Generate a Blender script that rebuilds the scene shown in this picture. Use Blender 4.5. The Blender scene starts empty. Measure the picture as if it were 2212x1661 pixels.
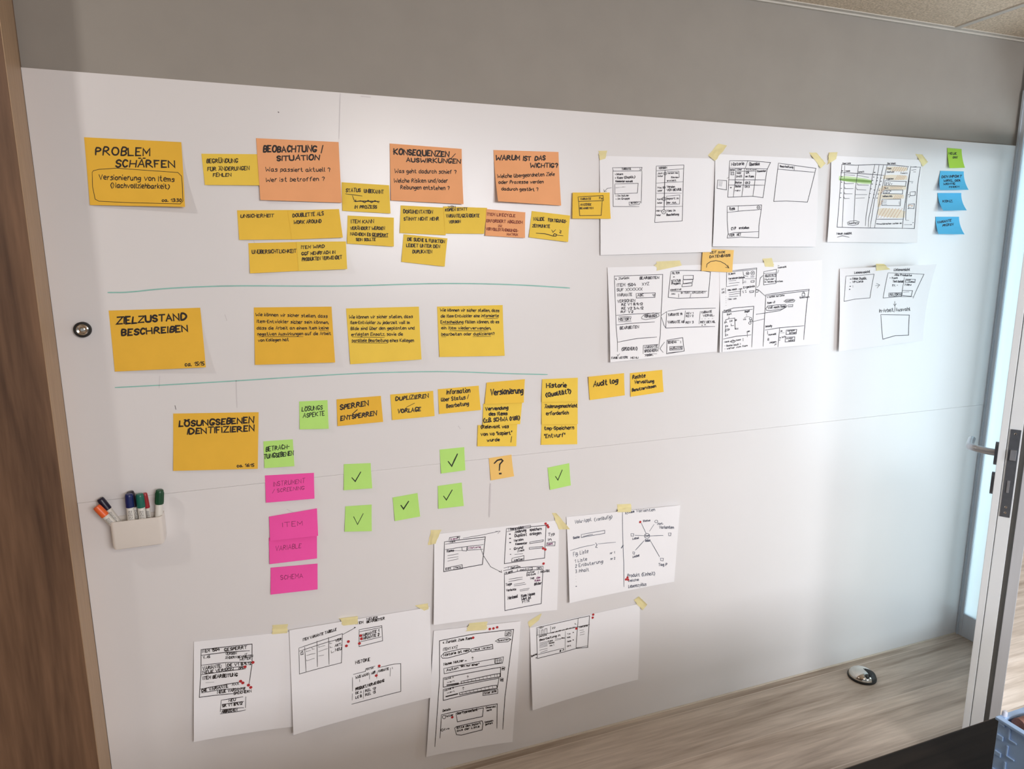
import bpy, bmesh, math, random
from mathutils import Vector, Matrix
random.seed(7)
SC = bpy.context.scene
COL = SC.collection
def lin(c):
    c = c / 255.0
    return c / 12.92 if c <= 0.04045 else ((c + 0.055) / 1.055) ** 2.4
def rgb(r, g, b): return (lin(r), lin(g), lin(b), 1.0)

# ---------------------------------------------------------------- camera
FW, FH, FOC = 2212.0, 1661.0, 1429.92
CAM = Vector((0.49048, -1.85342, 1.61373))
RX = Vector((0.94019375, -0.34058991, -0.0058506))
RY = Vector((-0.06640095, -0.166399, -0.98382025))   # image down
RZ = Vector((0.33410571, 0.92537014, -0.17906279))   # forward
cam = bpy.data.objects.new('camera', bpy.data.cameras.new('camera'))
COL.objects.link(cam)
cam.data.sensor_width = 36.0
cam.data.sensor_fit = 'HORIZONTAL'
cam.data.lens = FOC / FW * 36.0
cam.data.clip_start = 0.02
cam.matrix_world = Matrix(((RX.x, -RY.x, -RZ.x, CAM.x), (RX.y, -RY.y, -RZ.y, CAM.y), (RX.z, -RY.z, -RZ.z, CAM.z), (0, 0, 0, 1)))
SC.camera = cam

# ---------------------------------------------------------------- light
SC.view_settings.view_transform = 'Standard'
SC.view_settings.look = 'None'
SC.view_settings.gamma = 1.0
SC.view_settings.use_curve_mapping = False
SC.view_settings.exposure = -0.34
world = bpy.data.worlds.new('daylight'); SC.world = world
world.use_nodes = True
world.node_tree.nodes['Background'].inputs[0].default_value = (0.93, 0.96, 1.0, 1)
world.node_tree.nodes['Background'].inputs[1].default_value = 0.48
def area(name, loc, target, sx, sy, power, col, spread=180):
    d = bpy.data.lights.new(name, 'AREA'); d.shape = 'RECTANGLE'; d.size = sx; d.size_y = sy
    d.energy = power; d.color = col; d.spread = math.radians(spread)
    o = bpy.data.objects.new(name, d); COL.objects.link(o); o.location = loc
    o.rotation_euler = (Vector(target) - Vector(loc)).to_track_quat('-Z', 'Y').to_euler()
    return o
area('wall_lamp_light', (-0.8, -0.82, 2.36), (0.35, 0, 2.0), 0.10, 0.10, 5.5, (1.0, 0.95, 0.9))
area('room_light', (2.05, -4.1, 2.3), (2.0, 0, 0.85), 2.0, 1.2, 70, (0.98, 0.972, 1.0), 105)
area('ceiling_lamp_light', (1.2, -2.75, 2.40), (1.2, -2.3, 0), 0.5, 0.4, 24, (1.0, 0.88, 0.76))
area('doorway_light', (4.3, -1.5, 1.15), (2.7, -0.1, 0.85), 2.2, 1.9, 90, (0.78, 0.88, 1.0))
area('corridor_light', (4.0, 0.2, 2.9), (4.0, 0.0, 0), 1.6, 2.4, 16, (1.0, 0.95, 0.88))

# ---------------------------------------------------------------- helpers
def ray(px, py):
    a, b = (px - FW / 2) / FOC, (py - FH / 2) / FOC
    return RX * a + RY * b + RZ
def on_wall(px, py, off=0.0):          # point on the plane y = -off
    d = ray(px, py); t = (-off - CAM.y) / d.y
    return CAM + d * t
def on_flat(px, py, z=0.0):
    d = ray(px, py); t = (z - CAM.z) / d.z
    return CAM + d * t
MATS = {}
def mat(name, col, rough=0.6, metal=0.0, noise=0.04, scale=30.0, spec=0.5, stretch=(1, 1, 1), bump=0.0, sub=None, coat=0.0, trans=0.0):
    if name in MATS: return MATS[name]
    m = bpy.data.materials.new(name); m.use_nodes = True
    nt = m.node_tree; b = nt.nodes['Principled BSDF']
    tc = nt.nodes.new('ShaderNodeTexCoord'); mp = nt.nodes.new('ShaderNodeMapping')
    mp.inputs['Scale'].default_value = stretch
    nz = nt.nodes.new('ShaderNodeTexNoise'); nz.inputs['Scale'].default_value = scale; nz.inputs['Detail'].default_value = 5
    nt.links.new(tc.outputs['Object'], mp.inputs['Vector']); nt.links.new(mp.outputs[0], nz.inputs['Vector'])
    rp = nt.nodes.new('ShaderNodeValToRGB')
    rp.color_ramp.elements[0].position = 0.3; rp.color_ramp.elements[1].position = 0.7
    lo = tuple(c * (1 - noise) for c in col[:3]) + (1,); hi = tuple(min(1, c * (1 + noise)) for c in col[:3]) + (1,)
    rp.color_ramp.elements[0].color = sub or lo; rp.color_ramp.elements[1].color = col if sub else hi
    nt.links.new(nz.outputs[0], rp.inputs[0]); nt.links.new(rp.outputs[0], b.inputs['Base Color'])
    b.inputs['Roughness'].default_value = rough; b.inputs['Metallic'].default_value = metal
    b.inputs['Specular IOR Level'].default_value = spec; b.inputs['Coat Weight'].default_value = coat
    if bump:
        bp = nt.nodes.new('ShaderNodeBump'); bp.inputs['Strength'].default_value = bump; bp.inputs['Distance'].default_value = 0.004
        nt.links.new(nz.outputs[0], bp.inputs['Height']); nt.links.new(bp.outputs[0], b.inputs['Normal'])
    MATS[name] = m
    return m
def tag(o, label=None, cat=None, group=None, kind=None):
    if label: o['label'] = label
    if cat: o['category'] = cat
    if group: o['group'] = group
    if kind: o['kind'] = kind
    return o
def empty(name, loc):
    o = bpy.data.objects.new(name, None); COL.objects.link(o); o.location = loc; o.empty_display_size = 0.05
    return o
def link(name, me, m, parent=None, smooth=False, loc=None):
    o = bpy.data.objects.new(name, me); COL.objects.link(o)
    if m: me.materials.append(m)
    if parent:
        o.parent = parent
    if loc is not None: o.location = loc
    if smooth:
        for p in me.polygons: p.use_smooth = True
    return o
def mesh(name, verts, faces):
    me = bpy.data.meshes.new(name); me.from_pydata([tuple(v) for v in verts], [], faces); me.update(); return me
class MB:
    def __init__(s): s.v = []; s.f = []
    def add(s, vs, fs):
        n = len(s.v); s.v += [Vector(v) for v in vs]; s.f += [tuple(i + n for i in f) for f in fs]; return s
    def box(s, a, b):
        x0, y0, z0 = a; x1, y1, z1 = b
        return s.add([(x0,y0,z0),(x1,y0,z0),(x1,y1,z0),(x0,y1,z0),(x0,y0,z1),(x1,y0,z1),(x1,y1,z1),(x0,y1,z1)],
                     [(0,3,2,1),(4,5,6,7),(0,1,5,4),(1,2,6,5),(2,3,7,6),(3,0,4,7)])
    def lathe(s, prof, seg=28, a0=0, a1=2 * math.pi, M=None):
        full = abs(a1 - a0) > 6.28; n = seg if full else seg + 1
        vs = []
        for r, z in prof:
            for k in range(n):
                t = a0 + (a1 - a0) * k / seg; vs.append(Vector((r * math.cos(t), r * math.sin(t), z)))
        fs = []
        for i in range(len(prof) - 1):
            for k in range(seg):
                k2 = (k + 1) % n
                fs.append((i * n + k, i * n + k2, (i + 1) * n + k2, (i + 1) * n + k))
        if M: vs = [M @ v for v in vs]
        return s.add(vs, fs)
    def tube(s, pts, r, seg=14):
        pts = [Vector(p) for p in pts]; vs = []; fs = []; up = None
        for i, p in enumerate(pts):
            d = (pts[min(i + 1, len(pts) - 1)] - pts[max(i - 1, 0)]).normalized()
            if up is None: up = d.orthogonal().normalized()
            up = (up - d * up.dot(d)).normalized(); w = d.cross(up)
            for k in range(seg):
                t = 2 * math.pi * k / seg; vs.append(p + (up * math.cos(t) + w * math.sin(t)) * r)
        for i in range(len(pts) - 1):
            for k in range(seg):
                k2 = (k + 1) % seg; fs.append((i*seg+k, i*seg+k2, (i+1)*seg+k2, (i+1)*seg+k))
        n = len(pts); fs.append(tuple(range(seg - 1, -1, -1))); fs.append(tuple((n-1)*seg + k for k in range(seg)))
        return s.add(vs, fs)
    def build(s, name, m, parent=None, smooth=False, bevel=0.0, loc=None, seg=2):
        me = mesh(name, s.v, s.f)
        bm = bmesh.new(); bm.from_mesh(me); bmesh.ops.recalc_face_normals(bm, faces=bm.faces); bm.to_mesh(me); bm.free()
        o = link(name, me, m, parent, smooth, loc)
        if bevel:
            b = o.modifiers.new('bevel', 'BEVEL'); b.width = bevel; b.segments = seg; b.limit_method = 'ANGLE'
        if smooth:
            e = o.modifiers.new('edges', 'EDGE_SPLIT'); e.split_angle = math.radians(40)
        return o

# ---------------------------------------------------------------- materials of the room
def wood(name, c0, c1, axis, scale, rough, planks=None, seam=None):
    m = bpy.data.materials.new(name); m.use_nodes = True; nt = m.node_tree; b = nt.nodes['Principled BSDF']
    N, L = nt.nodes.new, nt.links.new
    tc = N('ShaderNodeTexCoord'); mp = N('ShaderNodeMapping'); L(tc.outputs['Object'], mp.inputs['Vector'])
    st = [1, 1, 1]
    for i in range(3): st[i] = 1.0 if i == axis else 14.0
    mp.inputs['Scale'].default_value = st
    vec = mp.outputs[0]
    src = tc.outputs['Object']
    if planks:
        mb = N('ShaderNodeMapping'); mb.inputs['Location'].default_value = planks[2]
        L(src, mb.inputs['Vector'])
        br = N('ShaderNodeTexBrick'); br.inputs['Scale'].default_value = 1.0
        br.inputs['Brick Width'].default_value = planks[0]; br.inputs['Row Height'].default_value = planks[1]
        br.inputs['Mortar Size'].default_value = 0.0016; br.inputs['Mortar Smooth'].default_value = 0.3
        br.inputs['Color1'].default_value = (0, 0, 0, 1); br.inputs['Color2'].default_value = (1, 1, 1, 1); br.inputs['Mortar'].default_value = (0.5, 0.5, 0.5, 1)
        br.offset = 0.37
        L(mb.outputs[0], br.inputs['Vector'])
        ad = N('ShaderNodeVectorMath'); ad.operation = 'MULTIPLY_ADD'
        L(br.outputs['Color'], ad.inputs[0]); ad.inputs[1].default_value = (3.1, 5.7, 1.3); L(mp.outputs[0], ad.inputs[2]); vec = ad.outputs[0]
    n1 = N('ShaderNodeTexNoise'); n1.inputs['Scale'].default_value = scale; n1.inputs['Detail'].default_value = 8; n1.inputs['Distortion'].default_value = 0.6
    L(vec, n1.inputs['Vector'])
    n2 = N('ShaderNodeTexNoise'); n2.inputs['Scale'].default_value = scale * 5; n2.inputs['Detail'].default_value = 3; L(vec, n2.inputs['Vector'])
    mx = N('ShaderNodeMath'); mx.operation = 'MULTIPLY_ADD'; mx.inputs[1].default_value = 0.35; L(n2.outputs[0], mx.inputs[0]); L(n1.outputs[0], mx.inputs[2])
    rp = N('ShaderNodeValToRGB'); rp.color_ramp.elements[0].position = 0.45; rp.color_ramp.elements[1].position = 0.88
    rp.color_ramp.elements[0].color = c0; rp.color_ramp.elements[1].color = c1
    L(mx.outputs[0], rp.inputs[0]); out = rp.outputs[0]
    if planks:
        tn = N('ShaderNodeMix'); tn.data_type = 'RGBA'; tn.blend_type = 'MULTIPLY'; tn.inputs[0].default_value = 1.0
        t2 = N('ShaderNodeMapRange'); t2.inputs[3].default_value = 0.9; t2.inputs[4].default_value = 1.1
        sp = N('ShaderNodeSeparateColor'); L(br.outputs['Color'], sp.inputs[0]); L(sp.outputs[0], t2.inputs[0])
        L(out, tn.inputs[6]); L(t2.outputs[0], tn.inputs[7])
        sm = N('ShaderNodeMix'); sm.data_type = 'RGBA'; L(br.outputs['Fac'], sm.inputs[0]); L(tn.outputs[2], sm.inputs[6]); sm.inputs[7].default_value = seam
        out = sm.outputs[2]
    L(out, b.inputs['Base Color']); b.inputs['Roughness'].default_value = rough
    bp = N('ShaderNodeBump'); bp.inputs['Strength'].default_value = 0.12; bp.inputs['Distance'].default_value = 0.002
    L(mx.outputs[0], bp.inputs['Height']); L(bp.outputs[0], b.inputs['Normal'])
    MATS[name] = m
    return m
M_FLOOR = wood('floor_wood', rgb(160, 141, 123), rgb(220, 203, 186), 0, 1.5, 0.42, (6.0, 0.2, (0.3, 0.03, 0)), rgb(214, 199, 184))
M_PANEL = wood('panel_wood', rgb(84, 60, 44), rgb(130, 98, 74), 2, 1.6, 0.5)
M_EDGE = mat('panel_edge_wood', rgb(176, 146, 116), 0.5, noise=0.08, scale=8, stretch=(20, 20, 1))
M_BOARD = mat('whiteboard_enamel', rgb(234, 231, 231), 0.28, noise=0.012, scale=3, spec=0.5)
M_WALL = mat('grey_wall_paint', rgb(158, 152, 144), 0.75, noise=0.03, scale=9)
M_CEIL = mat('ceiling_mineral_fibre', rgb(246, 228, 204), 0.95, sub=rgb(190, 172, 148), scale=160, bump=0.5)
M_GRID = mat('ceiling_rail_metal', rgb(206, 200, 190), 0.5, noise=0.02)
M_ALU = mat('aluminium_frame', rgb(210, 216, 224), 0.42, metal=0.15, noise=0.03, scale=12, stretch=(8, 8, 0.4))
M_ALUW = mat('aluminium_white', rgb(240, 248, 255), 0.4, metal=0.0, noise=0.02, scale=12)
M_GASK = mat('dark_gasket', rgb(126, 124, 120), 0.7)
M_STEEL = mat('brushed_steel', rgb(188, 194, 202), 0.28, metal=0.75, noise=0.06, scale=40)
M_LOCK = mat('lock_plate_steel', rgb(108, 114, 122), 0.4, metal=0.6, noise=0.08, scale=60)
M_CHROME = mat('chrome', rgb(215, 212, 205), 0.12, metal=1.0, noise=0.02)
M_RUB = mat('black_rubber', rgb(26, 24, 22), 0.55)
M_OUT = mat('corridor_wall_paint', rgb(214, 200, 186), 0.7)
def frosted():
    m = bpy.data.materials.new('frosted_glass'); m.use_nodes = True; nt = m.node_tree; N, L = nt.nodes.new, nt.links.new
    for n in list(nt.nodes): nt.nodes.remove(n)
    o = N('ShaderNodeOutputMaterial'); t = N('ShaderNodeBsdfTranslucent'); d = N('ShaderNodeBsdfPrincipled'); mx = N('ShaderNodeMixShader')
    nz = N('ShaderNodeTexNoise'); nz.inputs['Scale'].default_value = 4; rp = N('ShaderNodeValToRGB')
    rp.color_ramp.elements[0].color = rgb(236, 250, 252); rp.color_ramp.elements[1].color = rgb(246, 255, 255)
    L(nz.outputs[0], rp.inputs[0]); L(rp.outputs[0], t.inputs[0]); L(rp.outputs[0], d.inputs['Base Color'])
    d.inputs['Roughness'].default_value = 0.3; mx.inputs[0].default_value = 0.08
    L(t.outputs[0], mx.inputs[1]); L(d.outputs[0], mx.inputs[2]); L(mx.outputs[0], o.inputs[0])
    return m
M_FROST = frosted()
def clear():
    m = bpy.data.materials.new('door_glass'); m.use_nodes = True; nt = m.node_tree; N, L = nt.nodes.new, nt.links.new
    for n in list(nt.nodes): nt.nodes.remove(n)
    o = N('ShaderNodeOutputMaterial'); t = N('ShaderNodeBsdfTransparent'); g = N('ShaderNodeBsdfGlossy'); mx = N('ShaderNodeMixShader'); f = N('ShaderNodeFresnel')
    nz = N('ShaderNodeTexNoise'); nz.inputs['Scale'].default_value = 2; rp = N('ShaderNodeValToRGB')
    rp.color_ramp.elements[0].color = (0.90, 0.95, 0.94, 1); rp.color_ramp.elements[1].color = (0.94, 0.98, 0.97, 1)
    L(nz.outputs[0], rp.inputs[0]); L(rp.outputs[0], t.inputs[0]); g.inputs['Roughness'].default_value = 0.03; f.inputs[0].default_value = 1.5
    L(f.outputs[0], mx.inputs[0]); L(t.outputs[0], mx.inputs[1]); L(g.outputs[0], mx.inputs[2]); L(mx.outputs[0], o.inputs[0])
    return m
M_GLASS = clear()

# ---------------------------------------------------------------- the setting
XR, ZC, ZB, ZS = 3.235, 2.43, 2.051, 1.031
def struct(o): o['kind'] = 'structure'; return o
struct(MB().box((-2.2, -5.0, -0.06), (XR + 0.02, 0.03, 0.0)).build('floor', M_FLOOR))
struct(MB().box((XR + 0.02, -5.0, -0.06), (8.5, 4.0, -0.002)).build('floor_corridor', M_FLOOR))
struct(MB().box((-2.2, 0.012, 0.0), (XR + 0.03, 0.12, ZC + 0.05)).build('wall_back', M_WALL))
struct(MB().box((-2.2, -5.0, ZC), (XR + 0.06, 0.012, ZC + 0.05)).build('ceiling', M_CEIL))
gx = on_flat(2086, 52, ZC).x
t1 = empty('trim_1', (0, 0, ZC)); struct(t1)
MB().box((-2.2, -0.012, -0.003), (XR, 0.011, 0.0)).box((-2.2, 0.004, -0.008), (XR, 0.0115, -0.003)).build('wall_angle', M_GRID, t1)
for k in range(-3, 2):
    x = gx + 1.25 * k
    if x < XR: MB().box((x - 0.012, -4.9, -0.004), (x + 0.012, -0.012, 0.0)).build('ceiling_rail', M_GRID, t1)
for k in range(1, 5):
    MB().box((-2.1, -0.625 * 2 * k - 0.012, -0.0035), (XR - .01, -0.625 * 2 * k + 0.012, -0.0005)).build('cross_rail', M_GRID, t1)
# timber cladding left of the board
wl = empty('wall_left', (-0.6, -0.03, 0)); struct(wl)
MB().box((-1.6, -0.066, 0.0), (-0.0005 + 0.6, 0.042, ZC - 0.001)).build('timber_panel', M_PANEL, wl)
MB().box((0.5996, -0.0655, 0.0), (0.6012, 0.029, ZC - 0.001)).build('edge_band', M_EDGE, wl)
struct(MB().box((-2.28, -5.0, 0.0), (-2.2, 0.12, ZC)).build('light_block_wall', M_WALL))  # unseen side wall, added to keep world light off the left part
# right wall: frosted side light by the corner, door opening, plain wall nearer the camera
w1 = empty('window_1', (XR, 0, 0)); struct(w1)
MB().box((0, -0.022, 0.0), (0.05, 0.0, ZC)).box((0, -0.12, 0.0), (0.05, -0.022, 0.105)).box((0, -0.135, 0.0), (0.05, -0.12, ZC)).box((0, -0.12, 2.2), (0.05, -0.022, ZC)).build('window_frame', M_ALU, w1, bevel=0.002)
MB().box((0.006, -0.12, 0.105), (0.012, -0.022, 2.2)).build('frosted_pane', M_FROST, w1)
MB().box((-0.004, -0.008, 0.0), (0.0, -0.0005, ZB + 0.2)).build('gasket_strip', mat('grey_gasket', rgb(196, 206, 216), 0.6), w1)
struct(MB().box((XR, -5.0, 0.0), (XR + 0.06, -1.12, ZC)).box((XR, -1.12, 2.16), (XR + 0.06, -0.136, ZC)).build('wall_right', M_WALL))
struct(MB().box((XR + 0.061, 0.9, 0.0), (8.4, 1.0, 2.6)).build('wall_corridor', M_OUT))

struct(MB().box((0.002, -0.003, 0.0), (XR - 0.001, 0.0115, 0.0045)).build('trim_2', mat('floor_edge_strip', rgb(226, 214, 198), 0.5)))
# whiteboard
wb = empty('whiteboard', (1.6, 0, 0)); tag(wb, 'white floor-to-head-height whiteboard wall covered with notes and sketches', 'whiteboard')
MB().box((-1.5986, 0.0, ZS + 0.0003), (XR - 1.601, 0.0115, ZB)).build('upper_panel', M_BOARD, wb, bevel=0.0005)
MB().box((-1.5986, 0.0004, 0.005), (XR - 1.601, 0.0115, ZS - 0.0003)).build('lower_panel', M_BOARD, wb, bevel=0.0008)
# ---------------------------------------------------------------- single-stroke handwriting
GL = {}
for row in '''A:02 28 42|14 34;B:02 08 28 37 36 25 05|25 34 33 22 02;C:37 28 18 06 04 12 22 33;D:02 08 28 46 44 22 02;E:38 08 02 32|05 25;F:38 08 02|05 25
G:47 38 18 06 04 12 32 44 24;H:02 08|42 48|05 45;I:08 02;J:38 33 22 12 03;K:02 08|48 05 42;L:08 02 32;M:02 08 24 48 42;N:02 08 42 48;O:18 06 04 12 32 44 46 38 18
P:02 08 28 37 36 25 05;Q:18 06 04 12 32 44 46 38 18|33 51;R:02 08 28 37 36 25 05|15 42;S:37 28 18 07 06 15 25 34 33 22 12 03;T:08 48|28 22;U:08 03 12 32 43 48;V:08 22 48
W:08 12 35 52 68;X:08 42|48 02;Y:08 25 48|25 22;Z:08 48 02 42;Ä:02 28 42|14 34|09 19|39 49;Ö:18 06 04 12 32 44 46 38 18|09 19|39 49;Ü:08 03 12 32 43 48|09 19|39 49
a:36 16 05 03 12 22 34|36 33 42;b:08 02|05 16 26 35 33 22 02;c:35 26 16 05 03 12 22 33;d:38 32|35 26 16 05 03 12 22 33;e:04 34 35 26 16 05 03 12 32;f:38 28 17 12|06 26
g:36 16 05 03 13 34|36 31 20 00;h:08 02|04 16 26 35 32;i:05 02|08 07;j:15 11 00|18 17;k:08 02|36 04 32;l:08 03 12;m:02 06|05 16 25 22|25 36 45 42;n:02 06|04 16 26 35 32
o:16 05 03 12 22 33 35 26 16;p:06 00|05 16 26 35 33 22 02;q:36 30|35 26 16 05 03 12 22 33;r:02 06|04 16 26;s:35 26 16 05 24 33 22 02;t:18 13 22 32|06 26;u:06 03 12 22 34|36 32
v:06 22 46;w:06 12 25 32 46;x:06 32|36 02;y:06 24|46 10;z:06 36 02 32;ä:36 16 05 03 12 22 34|36 33 42|08 07|28 27;ö:16 05 03 12 22 33 35 26 16|08 07|28 27;ü:06 03 12 22 34|36 32|08 07|28 27;ß:02 07 18 27 26 15 34 33 12
0:18 06 04 12 22 34 36 28 18;1:06 28 22;2:07 18 28 37 36 02 32;3:08 38 15 25 34 33 22 02;4:28 04 44|36 32;5:38 08 05 25 34 33 22 02;6:38 16 04 03 12 22 33 34 25 04;7:08 38 12
8:18 07 06 34 33 22 12 03 04 36 37 28 18;9:36 25 15 06 07 18 28 37 36 32;/:01 38;?:07 18 28 37 36 24|23 22;(:28 06 04 21;):08 26 24 01;-:05 25;.:02 03;,:03 01;^:03 02|06 05;":08 06|18 16;!:08 04|03 02;_:02 42;*:14 15 25 24 14;=:04 34|06 36;&:42 06 07 18 27 04 03 12 33;<:36 04 32;>:06 34 02;:03 02'''.replace('\n', ';').split(';'):
    if len(row) > 2 and row[1] == ':':
        GL[row[0]] = [[(int(p[0]), int(p[1])) for p in s.split()] for s in row[2:].split('|')]
GL[':'] = [[(0, 3), (0, 2)], [(0, 6), (0, 5)]]
SHARP = set('AEFHIKLMNTVWXYZvwxkz147/ÄQ')
def chaikin(p, n=1):
    for _ in range(n):
        q = [p[0]]
        for a, b in zip(p, p[1:]):
            q += [(a[0] * .75 + b[0] * .25, a[1] * .75 + b[1] * .25), (a[0] * .25 + b[0] * .75, a[1] * .25 + b[1] * .75)]
        p = q + [p[-1]]
    return p
def text_strokes(txt, x0, y0, x1, y1, h, wob=1.0):
    adv = []; x = 0.0
    for ch in txt:
        if ch == ' ': adv.append((x, 0)); x += 3.0; continue
        g = GL.get(ch) or GL['o']
        w = max(p[0] for s in g for p in s)
        adv.append((x, w)); x += w + 1.5
    tot = max(x - 1.5, 1.0); sx = 1.0 / tot; out = []
    dx, dy = x1 - x0, y1 - y0; ln = math.hypot(dx, dy) or 1.0
    nx, ny = 0.0, -1.0     # letters stay upright in the picture's vertical
    for ch, (ax, w) in zip(txt, adv):
        if ch == ' ': continue
        jy = random.uniform(-.25, .25) * wob; js = 1 + random.uniform(-.09, .09) * wob; jr = random.uniform(-.06, .12) * wob
        for s in GL.get(ch) or GL['o']:
            q = s if (ch in SHARP or len(s) < 3) else chaikin(s, 1)
            pts = []
            for gx_, gy_ in q:
                u = (ax + gx_ + (gy_ - 2) * jr) * sx; v = ((gy_ - 2) * js + jy) / 6.0 * h
                pts.append((x0 + dx * u + nx * v, y0 + dy * u + ny * v))
            out.append(pts)
    return out

# ---------------------------------------------------------------- sheets of paper on the board
def homog(q):                      # unit square -> picture quad
    (x0, y0), (x1, y1), (x2, y2), (x3, y3) = q
    dx1, dx2, dx3 = x1 - x2, x3 - x2, x0 - x1 + x2 - x3
    dy1, dy2, dy3 = y1 - y2, y3 - y2, y0 - y1 + y2 - y3
    den = dx1 * dy2 - dx2 * dy1
    g = (dx3 * dy2 - dx2 * dy3) / den; h = (dx1 * dy3 - dx3 * dy1) / den
    return Matrix(((x1 - x0 + g * x1, x3 - x0 + h * x3, x0), (y1 - y0 + g * y1, y3 - y0 + h * y3, y0), (g, h, 1)))
class Sheet:
    """A sheet hanging on the board: four corners on the wall, each lifted off it by a few millimetres."""
    def __init__(s, quad, lift, base, bulge=0.0, side=0.0):
        s.side = side / 1000.0
        s.Hi = homog(quad).inverted(); s.base = base; s.lift = [l / 1000.0 for l in lift]; s.bulge = bulge / 1000.0
        s.c = [on_wall(p[0], p[1], base + l) for p, l in zip(quad, s.lift)]
    def uv(s, px, py):
        v = s.Hi @ Vector((px, py, 1)); return v.x / v.z, v.y / v.z
    def off(s, u, v):
        a, b, c, d = s.lift; u_, v_ = min(max(u, 0), 1), min(max(v, 0), 1)
        return s.base + (a * (1 - u_) + b * u_) * (1 - v_) ** 2 + (d * (1 - u_) + c * u_) * v_ ** 2 + s.bulge * 16 * u_ * (1 - u_) * v_ * (1 - v_) + s.side * abs(2 * u_ - 1) ** 3 * math.sin(math.pi * min(1, v_ * .8 + .02))
    def at(s, u, v, extra=0.0):
        a, b, c, d = s.c
        p = a * ((1 - u) * (1 - v)) + b * (u * (1 - v)) + c * (u * v) + d * ((1 - u) * v)
        return Vector((p.x, -s.off(u, v) - extra, p.z))
    def px(s, x, y, extra=0.0):
        return s.at(*s.uv(x, y), extra)
    def paper(s, name, m, n, org, th=0.0003):
        vs = []; fs = []
        for k in (0, 1):
            for j in range(n + 1):
                for i in range(n + 1): vs.append(s.at(i / n, j / n, -th * k) - org)
        w = n + 1; B = w * w
        for j in range(n):
            for i in range(n):
                a = j * w + i; fs.append((a, a + w, a + w + 1, a + 1)); fs.append((B + a, B + a + 1, B + a + w + 1, B + a + w))
        for i in range(n):
            for a, b in ((i + 1, i), (n * w + i, n * w + i + 1), (i * w, (i + 1) * w), ((i + 1) * w + n, i * w + n)):
                fs.append((a, b, B + b, B + a))
        return link(name, mesh(name, vs, fs), m, None, False, org)
def ribbon(pts, w):
    """picture-space polyline -> left/right borders with squared ends"""
    P = [Vector((p[0], p[1])) for p in pts]
    Q = [P[0]]
    for p in P[1:]:
        if (p - Q[-1]).length > 1e-4: Q.append(p)
    if len(Q) == 1: Q.append(Q[0] + Vector((w * .5, 0)))
    d0 = (Q[1] - Q[0]).normalized(); d1 = (Q[-1] - Q[-2]).normalized()
    Q[0] = Q[0] - d0 * w * .35; Q[-1] = Q[-1] + d1 * w * .35
    R = [Q[0]]
    for a, b in zip(Q, Q[1:]):
        k = max(1, int((b - a).length / 14.0))
        for i in range(1, k + 1): R.append(a.lerp(b, i / k))
    L_, R_ = [], []
    for i, p in enumerate(R):
        a = (p - R[i - 1]).normalized() if i else None; b = (R[i + 1] - p).normalized() if i < len(R) - 1 else None
        if a is None: t, k = b, 1.0
        elif b is None: t, k = a, 1.0
        else:
            t = a + b
            t = t.normalized() if t.length > 1e-3 else a
            k = min(1.6, 1.0 / max(0.3, abs(t.dot(a))))
        n = Vector((-t.y, t.x)) * (w * .5 * k * (0.72 if (i in (0, len(R) - 1)) else 1.0))
        L_.append(p + n); R_.append(p - n)
    return L_, R_
class Ink:
    def __init__(s, surf, crop, org): s.f = surf; s.crop = crop; s.org = org; s.b = {}
    def P(s, x, y): o = s.crop; return (o[0] + x / o[2], o[1] + y / o[2])
    def stroke(s, pts, w, key=0, z=0.00034):
        pts = [s.P(*p) for p in pts]; w = w / s.crop[2]
        l, r = ribbon(pts, w); V, F = s.b.setdefault(key, ([], [])); n = len(V)
        for a, b in zip(l, r): V.append(s.f(a.x, a.y, z) - s.org); V.append(s.f(b.x, b.y, z) - s.org)
        for i in range(len(l) - 1): F.append((n + 2*i, n + 2*i + 1, n + 2*i + 3, n + 2*i + 2))
    def run(s, items):
        for it in items.strip().split('\n'):
            it = it.strip()
            if not it: continue
            head, body = it.split('|', 1); h = head.split(); key = 0
            if h[-1][0] == '@': key = h.pop()[1:]
            if h[0] == 't':
                x0, y0, x1, y1, hh, w = map(float, h[1:7])
                w = min(w * 1.12, hh * .27)
                for q in text_strokes(body, x0, y0 - .32 * w, x1, y1 - .32 * w, max(hh - .55 * w, hh * .6)): s.stroke(q, w, key)
            elif h[0] == 's':
                for seg in body.split('|'):
                    p = [tuple(map(float, c.split(','))) for c in seg.split()]
                    s.stroke(p, float(h[1]), key, {'green': 0.00026, 'pale': 0.00018, 'lime': 0.0002}.get(key, 0.00034))
            elif h[0] == 'c':               # circles  x,y,r
                for c in body.split():
                    x, y, r = map(float, c.split(','))
                    s.stroke([(x + r * math.cos(t * .45), y + r * math.sin(t * .45)) for t in range(15)], float(h[1]), key)
            elif h[0] == 'd':               # blobs
                for c in body.split():
                    x, y = map(float, c.split(',')); w = float(h[1]); s.stroke([(x - w * .2, y), (x + w * .2, y - 1)], w * .8, key)
            elif h[0] == 'h':               # hatching in boxes x0,y0,x1,y1,n
                for c in body.split():
                    x0, y0, x1, y1, n = map(float, c.split(','))
                    for i in range(int(n)):
                        a = x0 + (x1 - x0) * i / n; s.stroke([(a, y1), (a + (y1 - y0) * .62, y0)], float(h[1]), key)
    def build(s, name, mats, parent):
        for key, (V, F) in s.b.items():
            nm = name if key in (0, 'green', 'pale', 'lime', 'or') else name
            link(nm, mesh(nm, V, F), mats[key], parent)
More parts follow.
